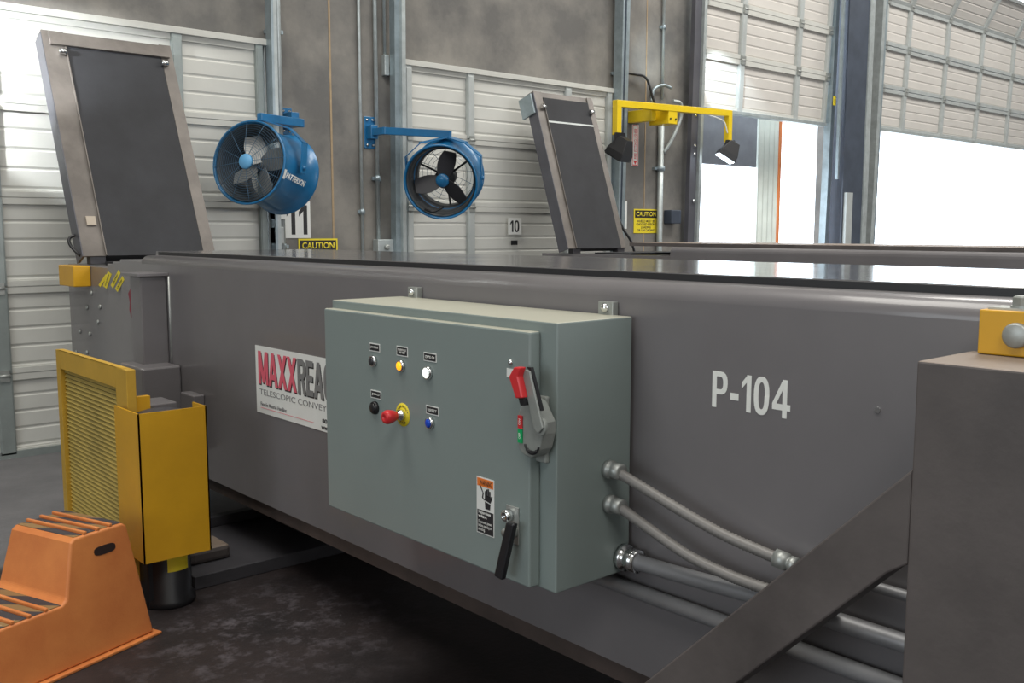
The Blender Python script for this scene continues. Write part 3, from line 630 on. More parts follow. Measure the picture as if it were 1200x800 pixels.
# end post and its foot
bm = new(); box(bm, 1.86, 1.998, 5.05, 5.20, 0.88, 1.36); p = obj('end_post', bm, grey, conv, 0.006)
bm = new(); box(bm, 1.835, 2.0, 5.02, 5.26, 1.362, 1.378); obj('cap_plate', bm, grey, p, 0.002)
bm = new(); box(bm, 1.795, 1.998, 4.90, 5.22, 0.45, 0.90); obj('post_foot', bm, grey, conv, 0.01)
bm = new(); box(bm, 1.94, 1.999, 4.62, 4.78, 0.5, 0.78); obj('bracket_box', bm, grey, conv, 0.006)
bm = new(); tube(bm, [(1.999, 5.02, 0.9), (1.999, 5.02, 1.36)], 0.006, 6); obj('weld_seam', bm, zinc, conv)
bm = new(); box(bm, 2.02, 2.10, -3, 5.3, 0.285, 0.349); L(obj('lower_rail', bm, mat('rusty_brown_paint', (0.085, 0.062, 0.054), 0.7, 0.0, 0.4, 6), conv), 'rusty brown lower rail')
# floor-level cross beam under the body
bm = new(); box(bm, 1.68, 3.3, 4.06, 4.93, 0.0, 0.062); L(obj('cross_beam', bm, grey_dark, conv, 0.004), 'dark low cross beam on the floor')
bm = new(); box(bm, 1.69, 3.3, 4.70, 4.76, 0.062, 0.115); box(bm, 2.35, 2.5, 4.3, 4.6, 0.06, 0.352); box(bm, 2.9, 3.05, 4.3, 4.6, 0.06, 0.352); obj('cross_rail', bm, grey_dark, conv, 0.004)
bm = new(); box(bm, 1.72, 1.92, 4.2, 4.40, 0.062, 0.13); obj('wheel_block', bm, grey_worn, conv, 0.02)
# painted number and decal
block('P-104', (1.9998, 1.497, 1.151), LFT, UP, 0.229, 0.093, white_txt, conv, 'unit_number', gap=0.11)
dec = None
bm = new(); box(bm, 1.9975, 1.9995, 3.30, 4.045, 0.776, 1.083); dec = L(obj('maker_decal', bm, white, conv), 'white maker decal left of the control cabinet')
# decal letters
dy, dz = 4.045, 1.083
def dtext(s, y, z, w_, h_, m, bold=0.02, off=0.0, it=0.0): return text(s, (1.9975 - off, y, z), LFT, UP, w_, h_, m, dec, bold=bold, ital=it)
for (s_, y_, w_, m_) in (('MAXX', 4.018, 0.350, pink), ('REACH', 3.658, 0.36, greyink)):
    block(s_, (1.9975, y_ - 0.006, 0.904), LFT, UP, w_, 0.150, black_paint, dec, gap=0.035)
    block(s_, (1.9975, y_, 0.910), LFT, UP, w_, 0.150, m_, dec, off=0.0007, gap=0.035)
dtext('TELESCOPIC CONVEYORS', 4.012, 0.862, 0.70, 0.026, greyink, 0.0)
dtext('Flexible Material Handling', 4.005, 0.806, 0.24, 0.022, greyink, 0.02)
dtext('800-', 3.46, 0.812, 0.07, 0.018, black_paint, 0.03)
dtext('www.', 3.47, 0.784, 0.08, 0.014, black_paint, 0.03)
bm = new(); box(bm, 1.9965, 1.9976, 3.53, 4.005, 0.8005, 0.8022); obj('decal_line', bm, pink, dec)
for yy, zz in ((1.047, 1.205),):
    bm = new(); lathe(bm, [(0.007, 0), (0.007, 0.003)], orient((2.0, yy, zz), (-1, 0, 0)), 10); obj('rivet', bm, chrome, conv)

# yellow guards over the drive
g = thing('drive_unit', 'yellow guarded drive unit with louvred side and black motor beside the orange step', 'drive unit', (1.5, 4.2, 0))
bm = new()
box(bm, 1.385, 1.672, 3.85, 3.856, 0.245, 0.868); box(bm, 1.385, 1.391, 3.85, 4.12, 0.245, 0.868); box(bm, 1.666, 1.672, 3.85, 3.98, 0.245, 0.868); obj('column_cover', bm, yel, g)
bm = new(); yA, yB, xg = 4.06, 5.02, 1.45
box(bm, xg - 0.03, xg + 0.01, yA, yA + 0.13, 0.10, 1.02); box(bm, xg - 0.03, xg + 0.01, yB - 0.06, yB, 0.10, 1.02)
box(bm, xg - 0.03, xg + 0.01, yA + 0.13, yB - 0.06, 0.93, 1.02); box(bm, xg - 0.03, xg + 0.01, yA + 0.13, yB - 0.06, 0.10, 0.17); obj('guard_frame', bm, yel_g, g, 0.003)
bm = new()
for k in range(38):
    z = 0.17 + k * 0.020; prism(bm, [(xg - 0.012, yA + 0.13, z), (xg - 0.012, yB - 0.06, z), (xg - 0.003, yB - 0.06, z + 0.013), (xg - 0.003, yA + 0.13, z + 0.013)], (0.003, 0, 0))
obj('louvre_sheet', bm, louvre_m, g)
bm = new(); box(bm, xg, xg + 0.004, yA + 0.13, yB - 0.06, 0.17, 0.93); obj('guard_backing', bm, grey_dark, g)
bm = new(); box(bm, 1.455, 1.52, 4.07, 4.10, 0.10, 0.90); obj('rear_flange', bm, yel, g)
bm = new(); lathe(bm, [(0.0, 0.0), (0.108, 0.0), (0.112, 0.01), (0.112, 0.03), (0.098, 0.045), (0.098, 0.26), (0.08, 0.28), (0.08, 0.80), (0, 0.80)], Matrix.Translation((1.545, 4.02, 0)), 28); dm = obj('motor', bm, black, g)
bm = new(); box(bm, 1.44, 1.50, 3.97, 4.07, 0, 0.22); obj('wheel_fork', bm, black, dm, 0.006)
bm = new()
base = math.atan2(-1, 0.05)
a0, a1 = base - 0.42, base + 0.55; pts = []
P = [(1.545 + 0.0995 * math.cos(a0 + (a1 - a0) * k / 8), 4.02 + 0.0995 * math.sin(a0 + (a1 - a0) * k / 8), 0.160) for k in range(9)]
for p_, q_ in zip(P, P[1:]):
    vs = [bm.verts.new(V(*p_)), bm.verts.new(V(*q_)), bm.verts.new(V(*q_) + V(0, 0, 0.072)), bm.verts.new(V(*p_) + V(0, 0, 0.072))]; bm.faces.new(vs)
stk = obj('warning_sticker', bm, yel_s, dm)
bm = new(); lathe(bm, [(0.085, 0.0), (0.10, 0.02), (0.10, 0.035), (0.06, 0.045), (0, 0.045)], Matrix.Translation((1.545, 4.02, 0.80)), 20); obj('motor_cap', bm, grey_dark, g)
bm = new(); box(bm, 1.50, 1.66, 4.13, 4.3, 0.065, 0.85); obj('pedestal', bm, grey, g, 0.006)

# ------------------------------------------------------------------ right support leg
lg = thing('support_leg', 'grey steel support leg with diagonal brace in the right foreground', 'support leg', (1.8, 0.7, 0))
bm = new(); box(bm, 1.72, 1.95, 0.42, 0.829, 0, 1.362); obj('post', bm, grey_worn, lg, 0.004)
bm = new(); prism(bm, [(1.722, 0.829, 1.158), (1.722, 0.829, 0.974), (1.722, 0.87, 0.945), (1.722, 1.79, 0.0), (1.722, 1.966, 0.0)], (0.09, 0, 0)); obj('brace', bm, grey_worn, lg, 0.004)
bb = thing('bearing_block', 'yellow bearing block bolted on top of the grey support leg', 'bearing block', (1.95, 0.65, 1.362))
bm = new(); box(bm, 1.905, 1.998, 0.46, 0.80, 1.363, 1.449); obj('block', bm, yel, bb, 0.003)
bm = new(); box(bm, 1.92, 1.985, 0.66, 0.79, 1.449, 1.453); lathe(bm, [(0.024, 0), (0.024, 0.004)], Matrix.Translation((1.95, 0.735, 1.453)), 20)
lathe(bm, [(0.021, 0), (0.021, 0.017), (0.017, 0.020), (0, 0.020)], Matrix.Translation((1.95, 0.735, 1.456)), 6)
for f in bm.faces: f.smooth = False
L(obj('hex_bolt', bm, zinc, bb), 'zinc hex bolt and washer on top of the block')
bm = new(); lathe(bm, [(0.024, 0), (0.024, 0.010), (0.020, 0.013), (0, 0.013)], orient((1.905, 0.728, 1.404), (-1, 0, 0)), 24); L(obj('shaft_end', bm, zinc, bb), 'round steel shaft end')

# ------------------------------------------------------------------ conduits beside the cabinet
def conn(bm, c, d, r, ln=0.045, hexn=6):
    q = orient(c, d, (0.3, 0.2, 1)); lathe(bm, [(r * 1.75, 0), (r * 1.75, ln * 0.3), (r * 1.3, ln * 0.35), (r * 1.5, ln * 0.5), (r * 1.5, ln), (r, ln)], q, 16)
def flex(pts, r, label, endconn=True):
    root = thing('flexible_conduit', label, 'conduit', pts[0], 'flexible conduits leaving the control cabinet')
    P_ = smooth_path(pts, 26); bm = new(); tube(bm, P_, r, 14, rfun=lambda i: r + (0.0012 if i % 2 else -0.0014)); obj('hose', bm, alu, root)
    bm = new(); conn(bm, (pts[0][0], 1.7585, pts[0][2]), (0, -1, 0), r * 1.05, 0.05); obj('connector', bm, zinc, root)
    if endconn:
        bm = new(); q = orient(P_[-1], P_[-1] - P_[-3], (1, 0, 0)); lathe(bm, [(r, -0.03), (r * 1.65, -0.03), (r * 1.65, 0.0), (r * 1.1, 0.003), (r * 1.1, 0.008), (r * 1.45, 0.010), (r * 1.45, 0.024), (r, 0.026)], q, 8); obj('connector', bm, zinc, root)
    return root
flex([(1.893, 1.757, 0.955), (1.893, 1.735, 0.953), (1.896, 1.70, 0.945), (1.915, 1.55, 0.893), (1.935, 1.42, 0.850), (1.95, 1.30, 0.826), (1.955, 1.235, 0.817)], 0.0140, 'upper flexible conduit curving from cabinet side to the pipe coupling')
flex([(1.898, 1.757, 0.857), (1.898, 1.735, 0.856), (1.90, 1.70, 0.848), (1.905, 1.62, 0.818), (1.915, 1.50, 0.775), (1.93, 1.40, 0.752), (1.94, 1.30, 0.742), (1.945, 1.1, 0.738)], 0.0140, 'lower flexible conduit sagging from cabinet side towards the brace', False)
def rigid(pts, r, label, ring=None):
    root = thing('rigid_conduit', label, 'conduit', pts[0], 'rigid conduits along the conveyor side')
    bm = new(); tube(bm, pts, r, 18); obj('pipe', bm, pipe_m, root)
    if ring:
        bm = new(); conn(bm, ring, (0, -1, 0), r, 0.06); obj('connector', bm, chrome, root)
    return root
rigid([(1.958, 1.22, 0.815), (1.975, 1.14, 0.812), (1.98, -1.5, 0.812)], 0.0125, 'thin rigid pipe continuing from the upper coupling behind the brace')
rigid([(1.955, 1.757, 0.694), (1.955, 1.70, 0.694), (1.96, 1.6, 0.694), (1.972, 1.25, 0.705), (1.972, -1.5, 0.717)], 0.0215, 'thick rigid pipe leaving the cabinet lower rear corner', (1.955, 1.758, 0.694))
rigid([(1.972, 2.6, 0.598), (1.972, -1.5, 0.612)], 0.0215, 'lowest thick rigid pipe passing under the cabinet')

# ------------------------------------------------------------------ control cabinet
cb = thing('control_cabinet', 'grey-green electrical control cabinet mounted on the conveyor side', 'control cabinet', (1.85, 2.3, 0.65))
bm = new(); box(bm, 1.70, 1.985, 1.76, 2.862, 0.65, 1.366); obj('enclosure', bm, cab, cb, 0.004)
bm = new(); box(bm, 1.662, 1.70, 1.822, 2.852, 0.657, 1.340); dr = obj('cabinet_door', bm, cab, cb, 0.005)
for yy in (2.78, 1.852):
    bm = new(); box(bm, 1.975, 1.998, yy - 0.028, yy + 0.028, 1.35, 1.402); p = obj('mounting_tab', bm, zinc, cb, 0.002)
    bm = new(); lathe(bm, [(0.013, 0), (0.013, 0.006), (0.008, 0.011), (0, 0.012)], orient((1.975, yy, 1.385), (-1, 0, 0)), 12); obj('bolt', bm, chrome, p)
XD = 1.662
def dp(y, z):   # a point read at the plane x=1.68 moved to the door face along the line of sight
    s = XD / 1.68; return y * s, 1.6 - (1.6 - z) * s
def plate(y, z, txt, w_=0.058, h_=0.026):
    y, z = dp(y, z)
    bm = new(); box(bm, XD - 0.0015, XD, y - w_ / 2, y + w_ / 2, z - h_ / 2, z + h_ / 2); r_ = obj('name_plate', bm, white, cb)
    bm = new(); box(bm, XD - 0.0022, XD - 0.0015, y - w_ / 2 + 0.003, y + w_ / 2 - 0.003, z - h_ / 2 + 0.003, z + h_ / 2 - 0.003); obj('plate_face', bm, black_paint, r_)
    nl = txt.count('\n') + 1
    text(txt, (XD - 0.0022, y + w_ * 0.36, z - (0.004 if nl == 1 else 0.007)), LFT, UP, w_ * 0.72, 0.008 if nl == 1 else 0.014, white_txt, r_, bold=0.01, keep=True, extr=0.0004)
plate(2.572, 1.231, 'JOG REVERSE'); plate(2.420, 1.233, 'SYSTEM STATUS\nFAULT RESET', h_=0.03); plate(2.277, 1.229, 'CNTRL ON', 0.062)
plate(2.569, 1.080, 'JOG'); plate(2.268, 1.071, 'RESET', 0.062)
def button(y, z, m, lab, r=0.0155, prot=0.012):
    y, z = dp(y, z)
    bm = new(); lathe(bm, [(r + 0.003, 0), (r + 0.003, 0.006), (r + 0.001, 0.011), (r - 0.002, prot), (r - 0.002, prot - 0.003), (0, prot - 0.003)], orient((XD, y, z), (-1, 0, 0)), 24); b_ = L(obj('push_button', bm, chrome if m is not black else black, cb), lab)
    bm = new(); lathe(bm, [(r - 0.003, prot - 0.003), (r - 0.003, prot + 0.001), (r - 0.006, prot + 0.003), (0, prot + 0.003)], orient((XD, y, z), (-1, 0, 0)), 24); obj('button_cap', bm, m, b_)
button(2.578, 1.187, lens_k, 'unlit dark button, top left'); button(2.424, 1.188, lit_o, 'lit orange button'); button(2.286, 1.182, lit_w, 'lit white button', 0.0175)
button(2.574, 1.037, black, 'black button, bottom left', 0.018); button(2.277, 1.032, lens_b, 'blue button, bottom right')
# emergency stop
ey, ez = dp(2.421, 1.036)
bm = new(); lathe(bm, [(0.0, 0.0), (0.036, 0.0), (0.036, 0.0015), (0, 0.0015)], orient((XD, ey, ez), (-1, 0, 0)), 36); es = L(obj('stop_ring', bm, yel_s, cb), 'yellow ring behind the emergency stop')
for s_, up_ in (('EMERGENCY', 1), ('STOP', -1)):
    n_ = len(s_)
    for k, ch in enumerate(s_):
        a = (PI / 2 + (n_ / 2 - 0.5 - k) * 0.30) if up_ == 1 else (-PI / 2 - (n_ / 2 - 0.5 - k) * 0.33)
        rr = 0.0265; c = V(XD - 0.0015, ey - rr * math.cos(a), ez + rr * math.sin(a))
        ud = V(0, -math.cos(a), math.sin(a)) * up_; rd = V(-1, 0, 0).cross(ud) * -1
        text(ch, c - rd * 0.0028 - ud * 0.0035, rd, ud, 0.0056, 0.007, black_paint, es, bold=0.01, extr=0.0004)
bm = new(); q = orient((XD, ey, ez), (-1, 0, 0)); lathe(bm, [(0.016, 0), (0.016, 0.014), (0.011, 0.016), (0.011, 0.030)], q, 20); obj('stop_collar', bm, chrome, cb)
bm = new(); lathe(bm, [(0.012, 0.024), (0.015, 0.030), (0.019, 0.040), (0.0215, 0.052), (0.0215, 0.060), (0.018, 0.068), (0.008, 0.071), (0.006, 0.067), (0, 0.067)], q, 28); sb = L(obj('stop_button', bm, red, cb), 'red mushroom emergency stop button')
# disconnect switch at the door edge
bm = new(); box(bm, XD - 0.002, XD + 0.0, *sorted((1.880, 1.911)), 1.214, 1.238)
lb_ = L(obj('small_label', bm, white, cb), 'small white label beside the red handle')
bm = new(); lathe(bm, [(0.008, 0), (0.008, 0.004), (0.004, 0.007)], orient((XD, 1.896, 1.254), (-1, 0, 0)), 10); obj('screw', bm, chrome, cb)
castm = mat('cast_grey_metal', (0.30, 0.32, 0.30), 0.45, 0.15, 0.2, 20)
bm = new(); box(bm, 1.684, 1.699, 1.785, 1.832, 0.998, 1.174)
outl = [(1.690, a_, b_) for a_, b_ in [(1.846, 1.045), (1.846, 1.125), (1.838, 1.145), (1.824, 1.160), (1.806, 1.170), (1.788, 1.165), (1.770, 1.140), (1.752, 1.115), (1.752, 1.085), (1.764, 1.045), (1.776, 1.030), (1.795, 1.018), (1.820, 1.020), (1.838, 1.030)]]
prism(bm, outl, (-0.048, 0, 0)); ds = L(obj('disconnect_switch', bm, castm, cb, 0.004), 'cast metal disconnect switch body at the door edge')
bm = new(); outl = []
for k in range(20):
    a = 2 * PI * k / 20; outl.append((1.642, 1.752 + 0.021 * math.cos(a), 1.108 + 0.024 * math.sin(a)))
prism(bm, outl, (-0.010, 0, 0))
prism(bm, [(1.632, 1.766, 1.100), (1.628, 1.808, 1.237), (1.628, 1.797, 1.250), (1.628, 1.780, 1.248), (1.632, 1.734, 1.108), (1.632, 1.750, 1.092)], (-0.007, 0, 0)); obj('lever', bm, castm, ds, 0.002)
bm = new(); prism(bm, [(1.624, 1.837, 1.229), (1.624, 1.817, 1.256), (1.624, 1.793, 1.257), (1.624, 1.803, 1.233), (1.624, 1.786, 1.180), (1.624, 1.811, 1.176)], (-0.022, 0, 0)); L(obj('red_grip', bm, red, ds, 0.003), 'red lever grip')
bm = new(); prism(bm, [(1.640, 1.800, 1.255), (1.640, 1.784, 1.256), (1.640, 1.744, 1.150), (1.640, 1.752, 1.150), (1.640, 1.786, 1.246)], (-0.010, 0, 0)); prism(bm, [(1.626, 1.808, 1.176), (1.626, 1.788, 1.178), (1.626, 1.786, 1.160), (1.626, 1.800, 1.158)], (-0.016, 0, 0)); obj('black_edge', bm, black, ds)
bm = new(); box(bm, 1.6385, 1.6415, 1.826, 1.843, 1.090, 1.124); i1 = L(obj('red_flag', bm, red, ds), 'red indicator panel')
bm = new(); box(bm, 1.6385, 1.6415, 1.826, 1.843, 1.052, 1.088); i2 = L(obj('green_flag', bm, green, ds), 'green indicator panel')
for (pa, tx_, zc) in ((i1, 'ON', 1.099), (i2, 'OFF', 1.062)):
    text(tx_, (1.6383, 1.8325, zc), (0, 0, 1), (0, 1, 0), 0.016, 0.007, white_txt, pa, extr=0.0003)
bm = new()
tube(bm, [(1.640, 1.790 + 0.026 * math.cos(a), 1.052 + 0.016 * math.sin(a)) for a in [PI + PI * k / 10 for k in range(11)]], 0.003, 6)
tube(bm, [(1.640, 1.790 + 0.018 * math.cos(a), 1.042 + 0.010 * math.sin(a)) for a in [PI + PI * k / 10 for k in range(11)]], 0.0045, 6)
obj('lock_slot', bm, black, ds)
# door latch with hanging black handle
bm = new(); box(bm, XD - 0.004, XD, 1.862, 1.912, 0.765, 0.868); lp = L(obj('latch_plate', bm, zinc, cb, 0.002), 'zinc latch plate')
bm = new(); lathe(bm, [(0.017, 0.0), (0.017, 0.018), (0.012, 0.022), (0.007, 0.022), (0.006, 0.016), (0, 0.016)], orient((XD - 0.004, 1.896, 0.842), (-1, 0, 0)), 20); obj('lock_cylinder', bm, chrome, lp)
bm = new(); lathe(bm, [(0.018, 0.0), (0.018, 0.010), (0.012, 0.014), (0.012, 0.035), (0, 0.035)], orient((XD - 0.004, 1.880, 0.802), (-1, 0, 0)), 16); obj('spindle', bm, zinc, lp)
bm = new(); prism(bm, [(1.618, 1.836, 0.838), (1.618, 1.868, 0.836), (1.608, 1.906, 0.682), (1.608, 1.874, 0.677)], (0.018, 0, 0)); hh = L(obj('latch_handle', bm, black, cb, 0.005), 'long black latch handle hanging below the door')
# hazard label
y1, z1 = dp(2.062, 0.914); y0, z0 = dp(1.986, 0.751)
bm = new(); box(bm, XD - 0.0012, XD, y0, y1, z0, z1); wl = L(obj('warning_label', bm, white, cb), 'white, orange and black voltage warning label')
W_, H_ = y1 - y0, z1 - z0
bm = new(); box(bm, XD - 0.0018, XD - 0.001, y0 + 0.003, y1 - 0.003, z1 - 0.16 * H_, z1 - 0.02 * H_); obj('orange_header', bm, warn_o, wl)
text('WARNING', (XD - 0.0018, y1 - 0.014, z1 - 0.135 * H_), LFT, UP, W_ * 0.70, 0.014, black_paint, wl, bold=0.01, extr=0.0003)
bm = new(); box(bm, XD - 0.0018, XD - 0.001, y0 + 0.003, y1 - 0.003, z0 + 0.003, z0 + 0.42 * H_); obj('black_panel', bm, black_paint, wl)
text('Hazardous\nvoltage.', (XD - 0.0018, y1 - 0.008, z0 + 0.27 * H_), LFT, UP, W_ * 0.70, 0.022, white_txt, wl, bold=0.02, extr=0.0003)
text('Disconnect power\nbefore opening or\nservicing.', (XD - 0.0018, y1 - 0.008, z0 + 0.04 * H_), LFT, UP, W_ * 0.78, 0.032, white_txt, wl, bold=0.0, extr=0.0003)
# pictogram: palm with fingers and a jagged spark
bm = new(); xq = XD - 0.0012; yc = y0 + W_ * 0.36; zc = z0 + 0.55 * H_
def poly(pts): prism(bm, [(xq, yc - a, zc + b) for a, b in pts], (-0.0008, 0, 0))
poly([(-0.010, -0.014), (0.010, -0.014), (0.012, 0.002), (-0.012, 0.006)])
poly([(-0.012, 0.010), (0.012, 0.005), (0.013, 0.024), (-0.012, 0.024)])
for k, hh_ in enumerate((0.036, 0.042, 0.044, 0.038)):
    x_ = -0.012 + k * 0.0064; poly([(x_, 0.022), (x_ + 0.005, 0.022), (x_ + 0.005, hh_), (x_, hh_)])
poly([(0.012, 0.006), (0.018, 0.016), (0.020, 0.026), (0.016, 0.026), (0.012, 0.016)])
poly([(-0.036, 0.050), (-0.033, 0.053), (-0.018, 0.030), (-0.020, 0.028)]); poly([(-0.021, 0.031), (-0.017, 0.029), (-0.020, 0.014), (-0.024, 0.015)]); poly([(-0.024, 0.017), (-0.022, 0.013), (-0.012, 0.009), (-0.012, 0.012)])
obj('hand_pictogram', bm, black_paint, wl)

# ------------------------------------------------------------------ TILTED BELT SECTIONS
def ramp(label, x0, x1, yb, zb, yt, zt_, shift, mside, bar, group, bws=(0.125, 0.1), sd=0.25):
    """x0,x1 outer width at the foot; leans towards the dock wall; shift moves the top to -X"""
    root = thing('tilted_belt_section', label, 'belt conveyor', (x0, yb, zb), group)
    d = V(shift, yt - yb, zt_ - zb); ln = d.length; zd = d.normalized(); xd = V(1, 0, 0); xd = (xd - zd * xd.dot(zd)).normalized(); yd = zd.cross(xd)
    q = Matrix((xd, yd, zd)).transposed().to_4x4(); q.translation = V(x0, yb, zb); W = x1 - x0
    bl, br = bws
    for a in (0, 1):
        bm = new(); w_ = bl if a == 0 else br; xa = 0 if a == 0 else W - br
        box(bm, xa, xa + w_, 0.0, 0.012, 0, ln, q)
        if a == 0: box(bm, 0, 0.012, 0.013, 0.12, 0, ln, q); box(bm, w_ - 0.008, w_, -0.014, -0.0005, 0, ln - 0.12, q)
        else: box(bm, W - 0.012, W, 0.013, 0.12, 0, ln, q)
        obj('side_frame', bm, taupe, root, 0.002)
    bm = new(); box(bm, -0.006, -0.0005, 0.0, sd, 0, ln - 0.02, q); sp = obj('side_plate', bm, mside, root)
    bm = new(); box(bm, bl + 0.004, W - br - 0.004, -0.004, 0.10, 0, ln - 0.06, q); obj('belt', bm, belt, root)
    if bar:
        bm = new(); box(bm, 0.04, W - 0.03, -0.022, -0.004, ln - 0.115, ln - 0.02, q); obj('end_bar', bm, taupe, root, 0.003)
    bm = new(); box(bm, bl, W - br, 0.012, 0.11, ln - 0.058, ln, q); obj('end_plate', bm, taupe, root)
    for xx in (bl - 0.01, W - br + 0.0):
        bm = new(); tube(bm, [q @ V(xx - 0.05 if xx < W / 2 else xx - 0.02, -0.02, ln - 0.165), q @ V(xx if xx < W / 2 else xx + 0.03, -0.02, ln - 0.165)], 0.022, 12); L(obj('roller_end', bm, chrome, root), 'shiny roller end')
    return root, q, ln
r1, q1, l1 = ramp('large tilted belt section rising in front of the left dock door', 2.035, 2.925, 6.485, 1.436, 7.14, 2.950, 0.0, plate_blue, True, 'tilted belt sections', (0.145, 0.085), 0.13)
bm = new(); box(bm, 0.055, 0.115, -0.014, 0.0, l1 * 0.13, l1 * 0.13 + 0.06, q1); L(obj('worn_sticker', bm, mat('faded_sticker', (0.42, 0.36, 0.29), 0.7), r1), 'small torn pale sticker')
bm = new(); tube(bm, smooth_path([(2.03, 6.62, 1.57), (1.995, 6.62, 1.55), (1.99, 6.60, 1.51), (2.015, 6.56, 1.46), (2.028, 6.53, 1.44)]), 0.010, 6); obj('cable_loop', bm, black, r1)
r2, q2, l2 = ramp('narrower looking tilted belt section with a pale seam, in front of door number 10', 6.44, 7.25, 6.52, 1.43, 7.02, 2.94, 0.0, plate_blue, False, 'tilted belt sections', (0.105, 0.075), 0.13)
bm = new(); box(bm, 0.11, 0.73, -0.008, -0.004, l2 * 0.80, l2 * 0.80 + 0.018, q2); L(obj('belt_seam', bm, door_s2, r2), 'pale seam across the belt')
bm = new(); box(bm, -0.03, -0.007, 0.02, 0.20, l2 - 0.22, l2 - 0.02, q2); obj('side_bracket', bm, galv, r2, 0.004)

for rr_, xa_, ya_ in ((r1, 2.08, 6.50), (r2, 6.52, 6.535)):
    for dx_ in (0, 0.62):
        bm = new(); box(bm, xa_ + dx_, xa_ + dx_ + 0.10, ya_, ya_ + 0.07, 1.381, 1.44); obj('pivot_bracket', bm, grey_dark, rr_, 0.004)
# conveyor B behind
c2 = thing('telescopic_conveyor', 'second grey conveyor behind, only its upper edge showing', 'conveyor', (7.0, 2.5, 0))
bm = new(); r = 0.04; prof = [(6.45, 0.35)]
for k in range(5):
    a = PI - k * PI / 8; prof.append((6.45 + r + r * math.cos(a), 1.46 - r + r * math.sin(a)))
prof += [(7.65, 1.46), (7.65, 0.35)]
prism(bm, [(x_, -1.0, z_) for x_, z_ in prof], (0, 6.3, 0)); obj('housing', bm, grey, c2)
bm = new(); box(bm, 6.60, 7.50, -1, 5.9, 1.461, 1.49); obj('inner_boom_cover', bm, grey_worn, c2)
bm = new(); box(bm, 6.50, 7.60, 5.3, 6.95, 0.4, 1.38); obj('boom_section', bm, grey, c2)
bm = new(); box(bm, 6.62, 7.48, 5.9, 6.35, 1.38, 1.395); obj('nose_belt', bm, belt, c2)
for xx in (6.6, 7.4):
    for yy in (0.2, 4.4):
        bm = new(); box(bm, xx, xx + 0.12, yy, yy + 0.12, 0, 0.352); obj('leg', bm, grey_dark, c2)
for yy in (-1.6,):
    bm = new(); box(bm, 2.1, 2.25, yy, yy + 0.2, 0, 0.352); box(bm, 2.95, 3.1, yy, yy + 0.2, 0, 0.352); obj('rear_legs', bm, grey_dark, conv)
bm = new(); tube(bm, smooth_path([(7.545, 6.9, 1.72), (7.58, 6.85, 1.60), (7.66, 6.82, 1.48), (7.72, 6.80, 1.3)]), 0.014, 8); tag(obj('black_hose', bm, black), 'black hose hanging beside the right tilted belt', 'hose')

# ================================================================== ORANGE STEP STOOL
st = thing('step_stool', 'orange plastic two step stool with striped treads', 'step stool', (1.1, 3.8, 0))
O = V(1.389, 3.701, 0); ex = V(-0.941, -0.338, 0); ey_ = V(-0.338, 0.941, 0)   # ex: towards the low front, ey_: across
def S(a, b, z): return O + ex * a + ey_ * b + V(0, 0, z)
Wd = 0.50; HT = 0.47; HL = 0.245
# section outline (a, z) with inset b from either side growing with height
def ins(z): return 0.02 + 0.055 * z / HT
out = [(0.02, 0.012), (0.085, HT - 0.014), (0.100, HT), (0.315, HT), (0.333, HT - 0.014), (0.378, HL + 0.016), (0.40, HL), (0.64, HL), (0.655, HL - 0.014), (0.72, 0.012)]
bm = new(); A_, B2 = [], []
for a, z in out:
    A_.append(bm.verts.new(S(a, ins(z), z))); B2.append(bm.verts.new(S(a, Wd - ins(z), z)))
n = len(out)
for i in range(n): bm.faces.new([A_[i], A_[(i + 1) % n], B2[(i + 1) % n], B2[i]])
for Q in (A_, B2):        # side faces split at the step, both halves in one plane
    bm.faces.new([Q[0], Q[1], Q[2], Q[3], Q[4], Q[5]]); bm.faces.new([Q[0], Q[5], Q[6], Q[7], Q[8], Q[9]])
so = obj('body', bm, orange_p, st, 0.009, 3)
bm = new(); lo = [bm.verts.new(S(a, b, z)) for z in (0.0, 0.011) for a, b in ((0, 0), (0.74, 0), (0.74, Wd), (0, Wd))]
for f in ((3, 2, 1, 0), (4, 5, 6, 7), (0, 1, 5, 4), (1, 2, 6, 5), (2, 3, 7, 6), (3, 0, 4, 7)): bm.faces.new([lo[i] for i in f])
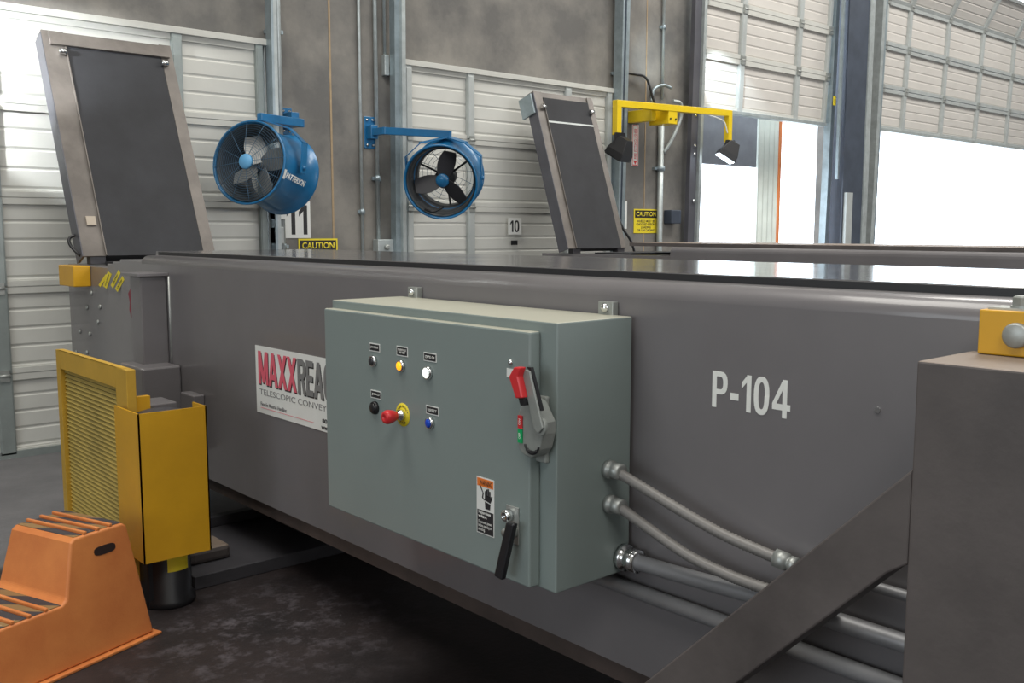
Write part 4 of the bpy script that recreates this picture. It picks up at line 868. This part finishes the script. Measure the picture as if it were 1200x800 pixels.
obj('base_lip', bm, orange_p, st, 0.003)
# raised orange ribs between treads
def strip(name, a0, a1, z, m, b0, b1, h_):
    bm = new(); vs = []
    for zz in (z, z + h_):
        for (a, b) in ((a0, b0), (a1, b0), (a1, b1), (a0, b1)): vs.append(bm.verts.new(S(a, b, zz)))
    for f in ((0, 1, 2, 3), (4, 5, 6, 7), (0, 1, 5, 4), (1, 2, 6, 5), (2, 3, 7, 6), (3, 0, 4, 7)): bm.faces.new([vs[i] for i in f])
    return obj(name, bm, m, st, 0.003)
for a0, a1, z in ((0.100, 0.150, HT), (0.163, 0.205, HT), (0.218, 0.262, HT), (0.275, 0.312, HT)):
    strip('tread_tape', a0, a1, z, tread_m, 0.085, Wd - 0.085, 0.0025)
for a in (0.147, 0.202, 0.259): strip('rib', a, a + 0.013, HT, orange_p, 0.078, Wd - 0.078, 0.012)
for a0, a1, z in ((0.40, 0.455, HL), (0.468, 0.52, HL), (0.533, 0.585, HL), (0.598, 0.64, HL)):
    strip('tread_tape', a0, a1, z, tread_m, 0.055, Wd - 0.055, 0.0025)
for a in (0.453, 0.518, 0.583): strip('rib', a, a + 0.013, HL, orange_p, 0.05, Wd - 0.05, 0.012)
# hand hole: thin dark plate near the top of the side, shade put into its colour
def SP(a, z, dd=0.0): return S(a, ins(z) - dd, z)
bm = new(); ov = []
for k in range(16):
    t = 2 * PI * k / 16; ca, sa = math.cos(t), math.sin(t)
    ov.append((0.195 + 0.048 * (abs(ca) ** 0.6) * (1 if ca > 0 else -1), 0.395 + 0.017 * (abs(sa) ** 0.7) * (1 if sa > 0 else -1)))
f_ = [bm.verts.new(SP(a, z, 0.002)) for a, z in ov]; k_ = [bm.verts.new(SP(a, z, -0.004)) for a, z in ov]
bm.faces.new(f_); bm.faces.new(k_[::-1])
for i in range(16): bm.faces.new([f_[i], k_[i], k_[(i + 1) % 16], f_[(i + 1) % 16]])
L(obj('hand_hole', bm, mat('hole_shade', (0.02, 0.008, 0.006), 0.9), st), 'dark oval hand hole in the side')
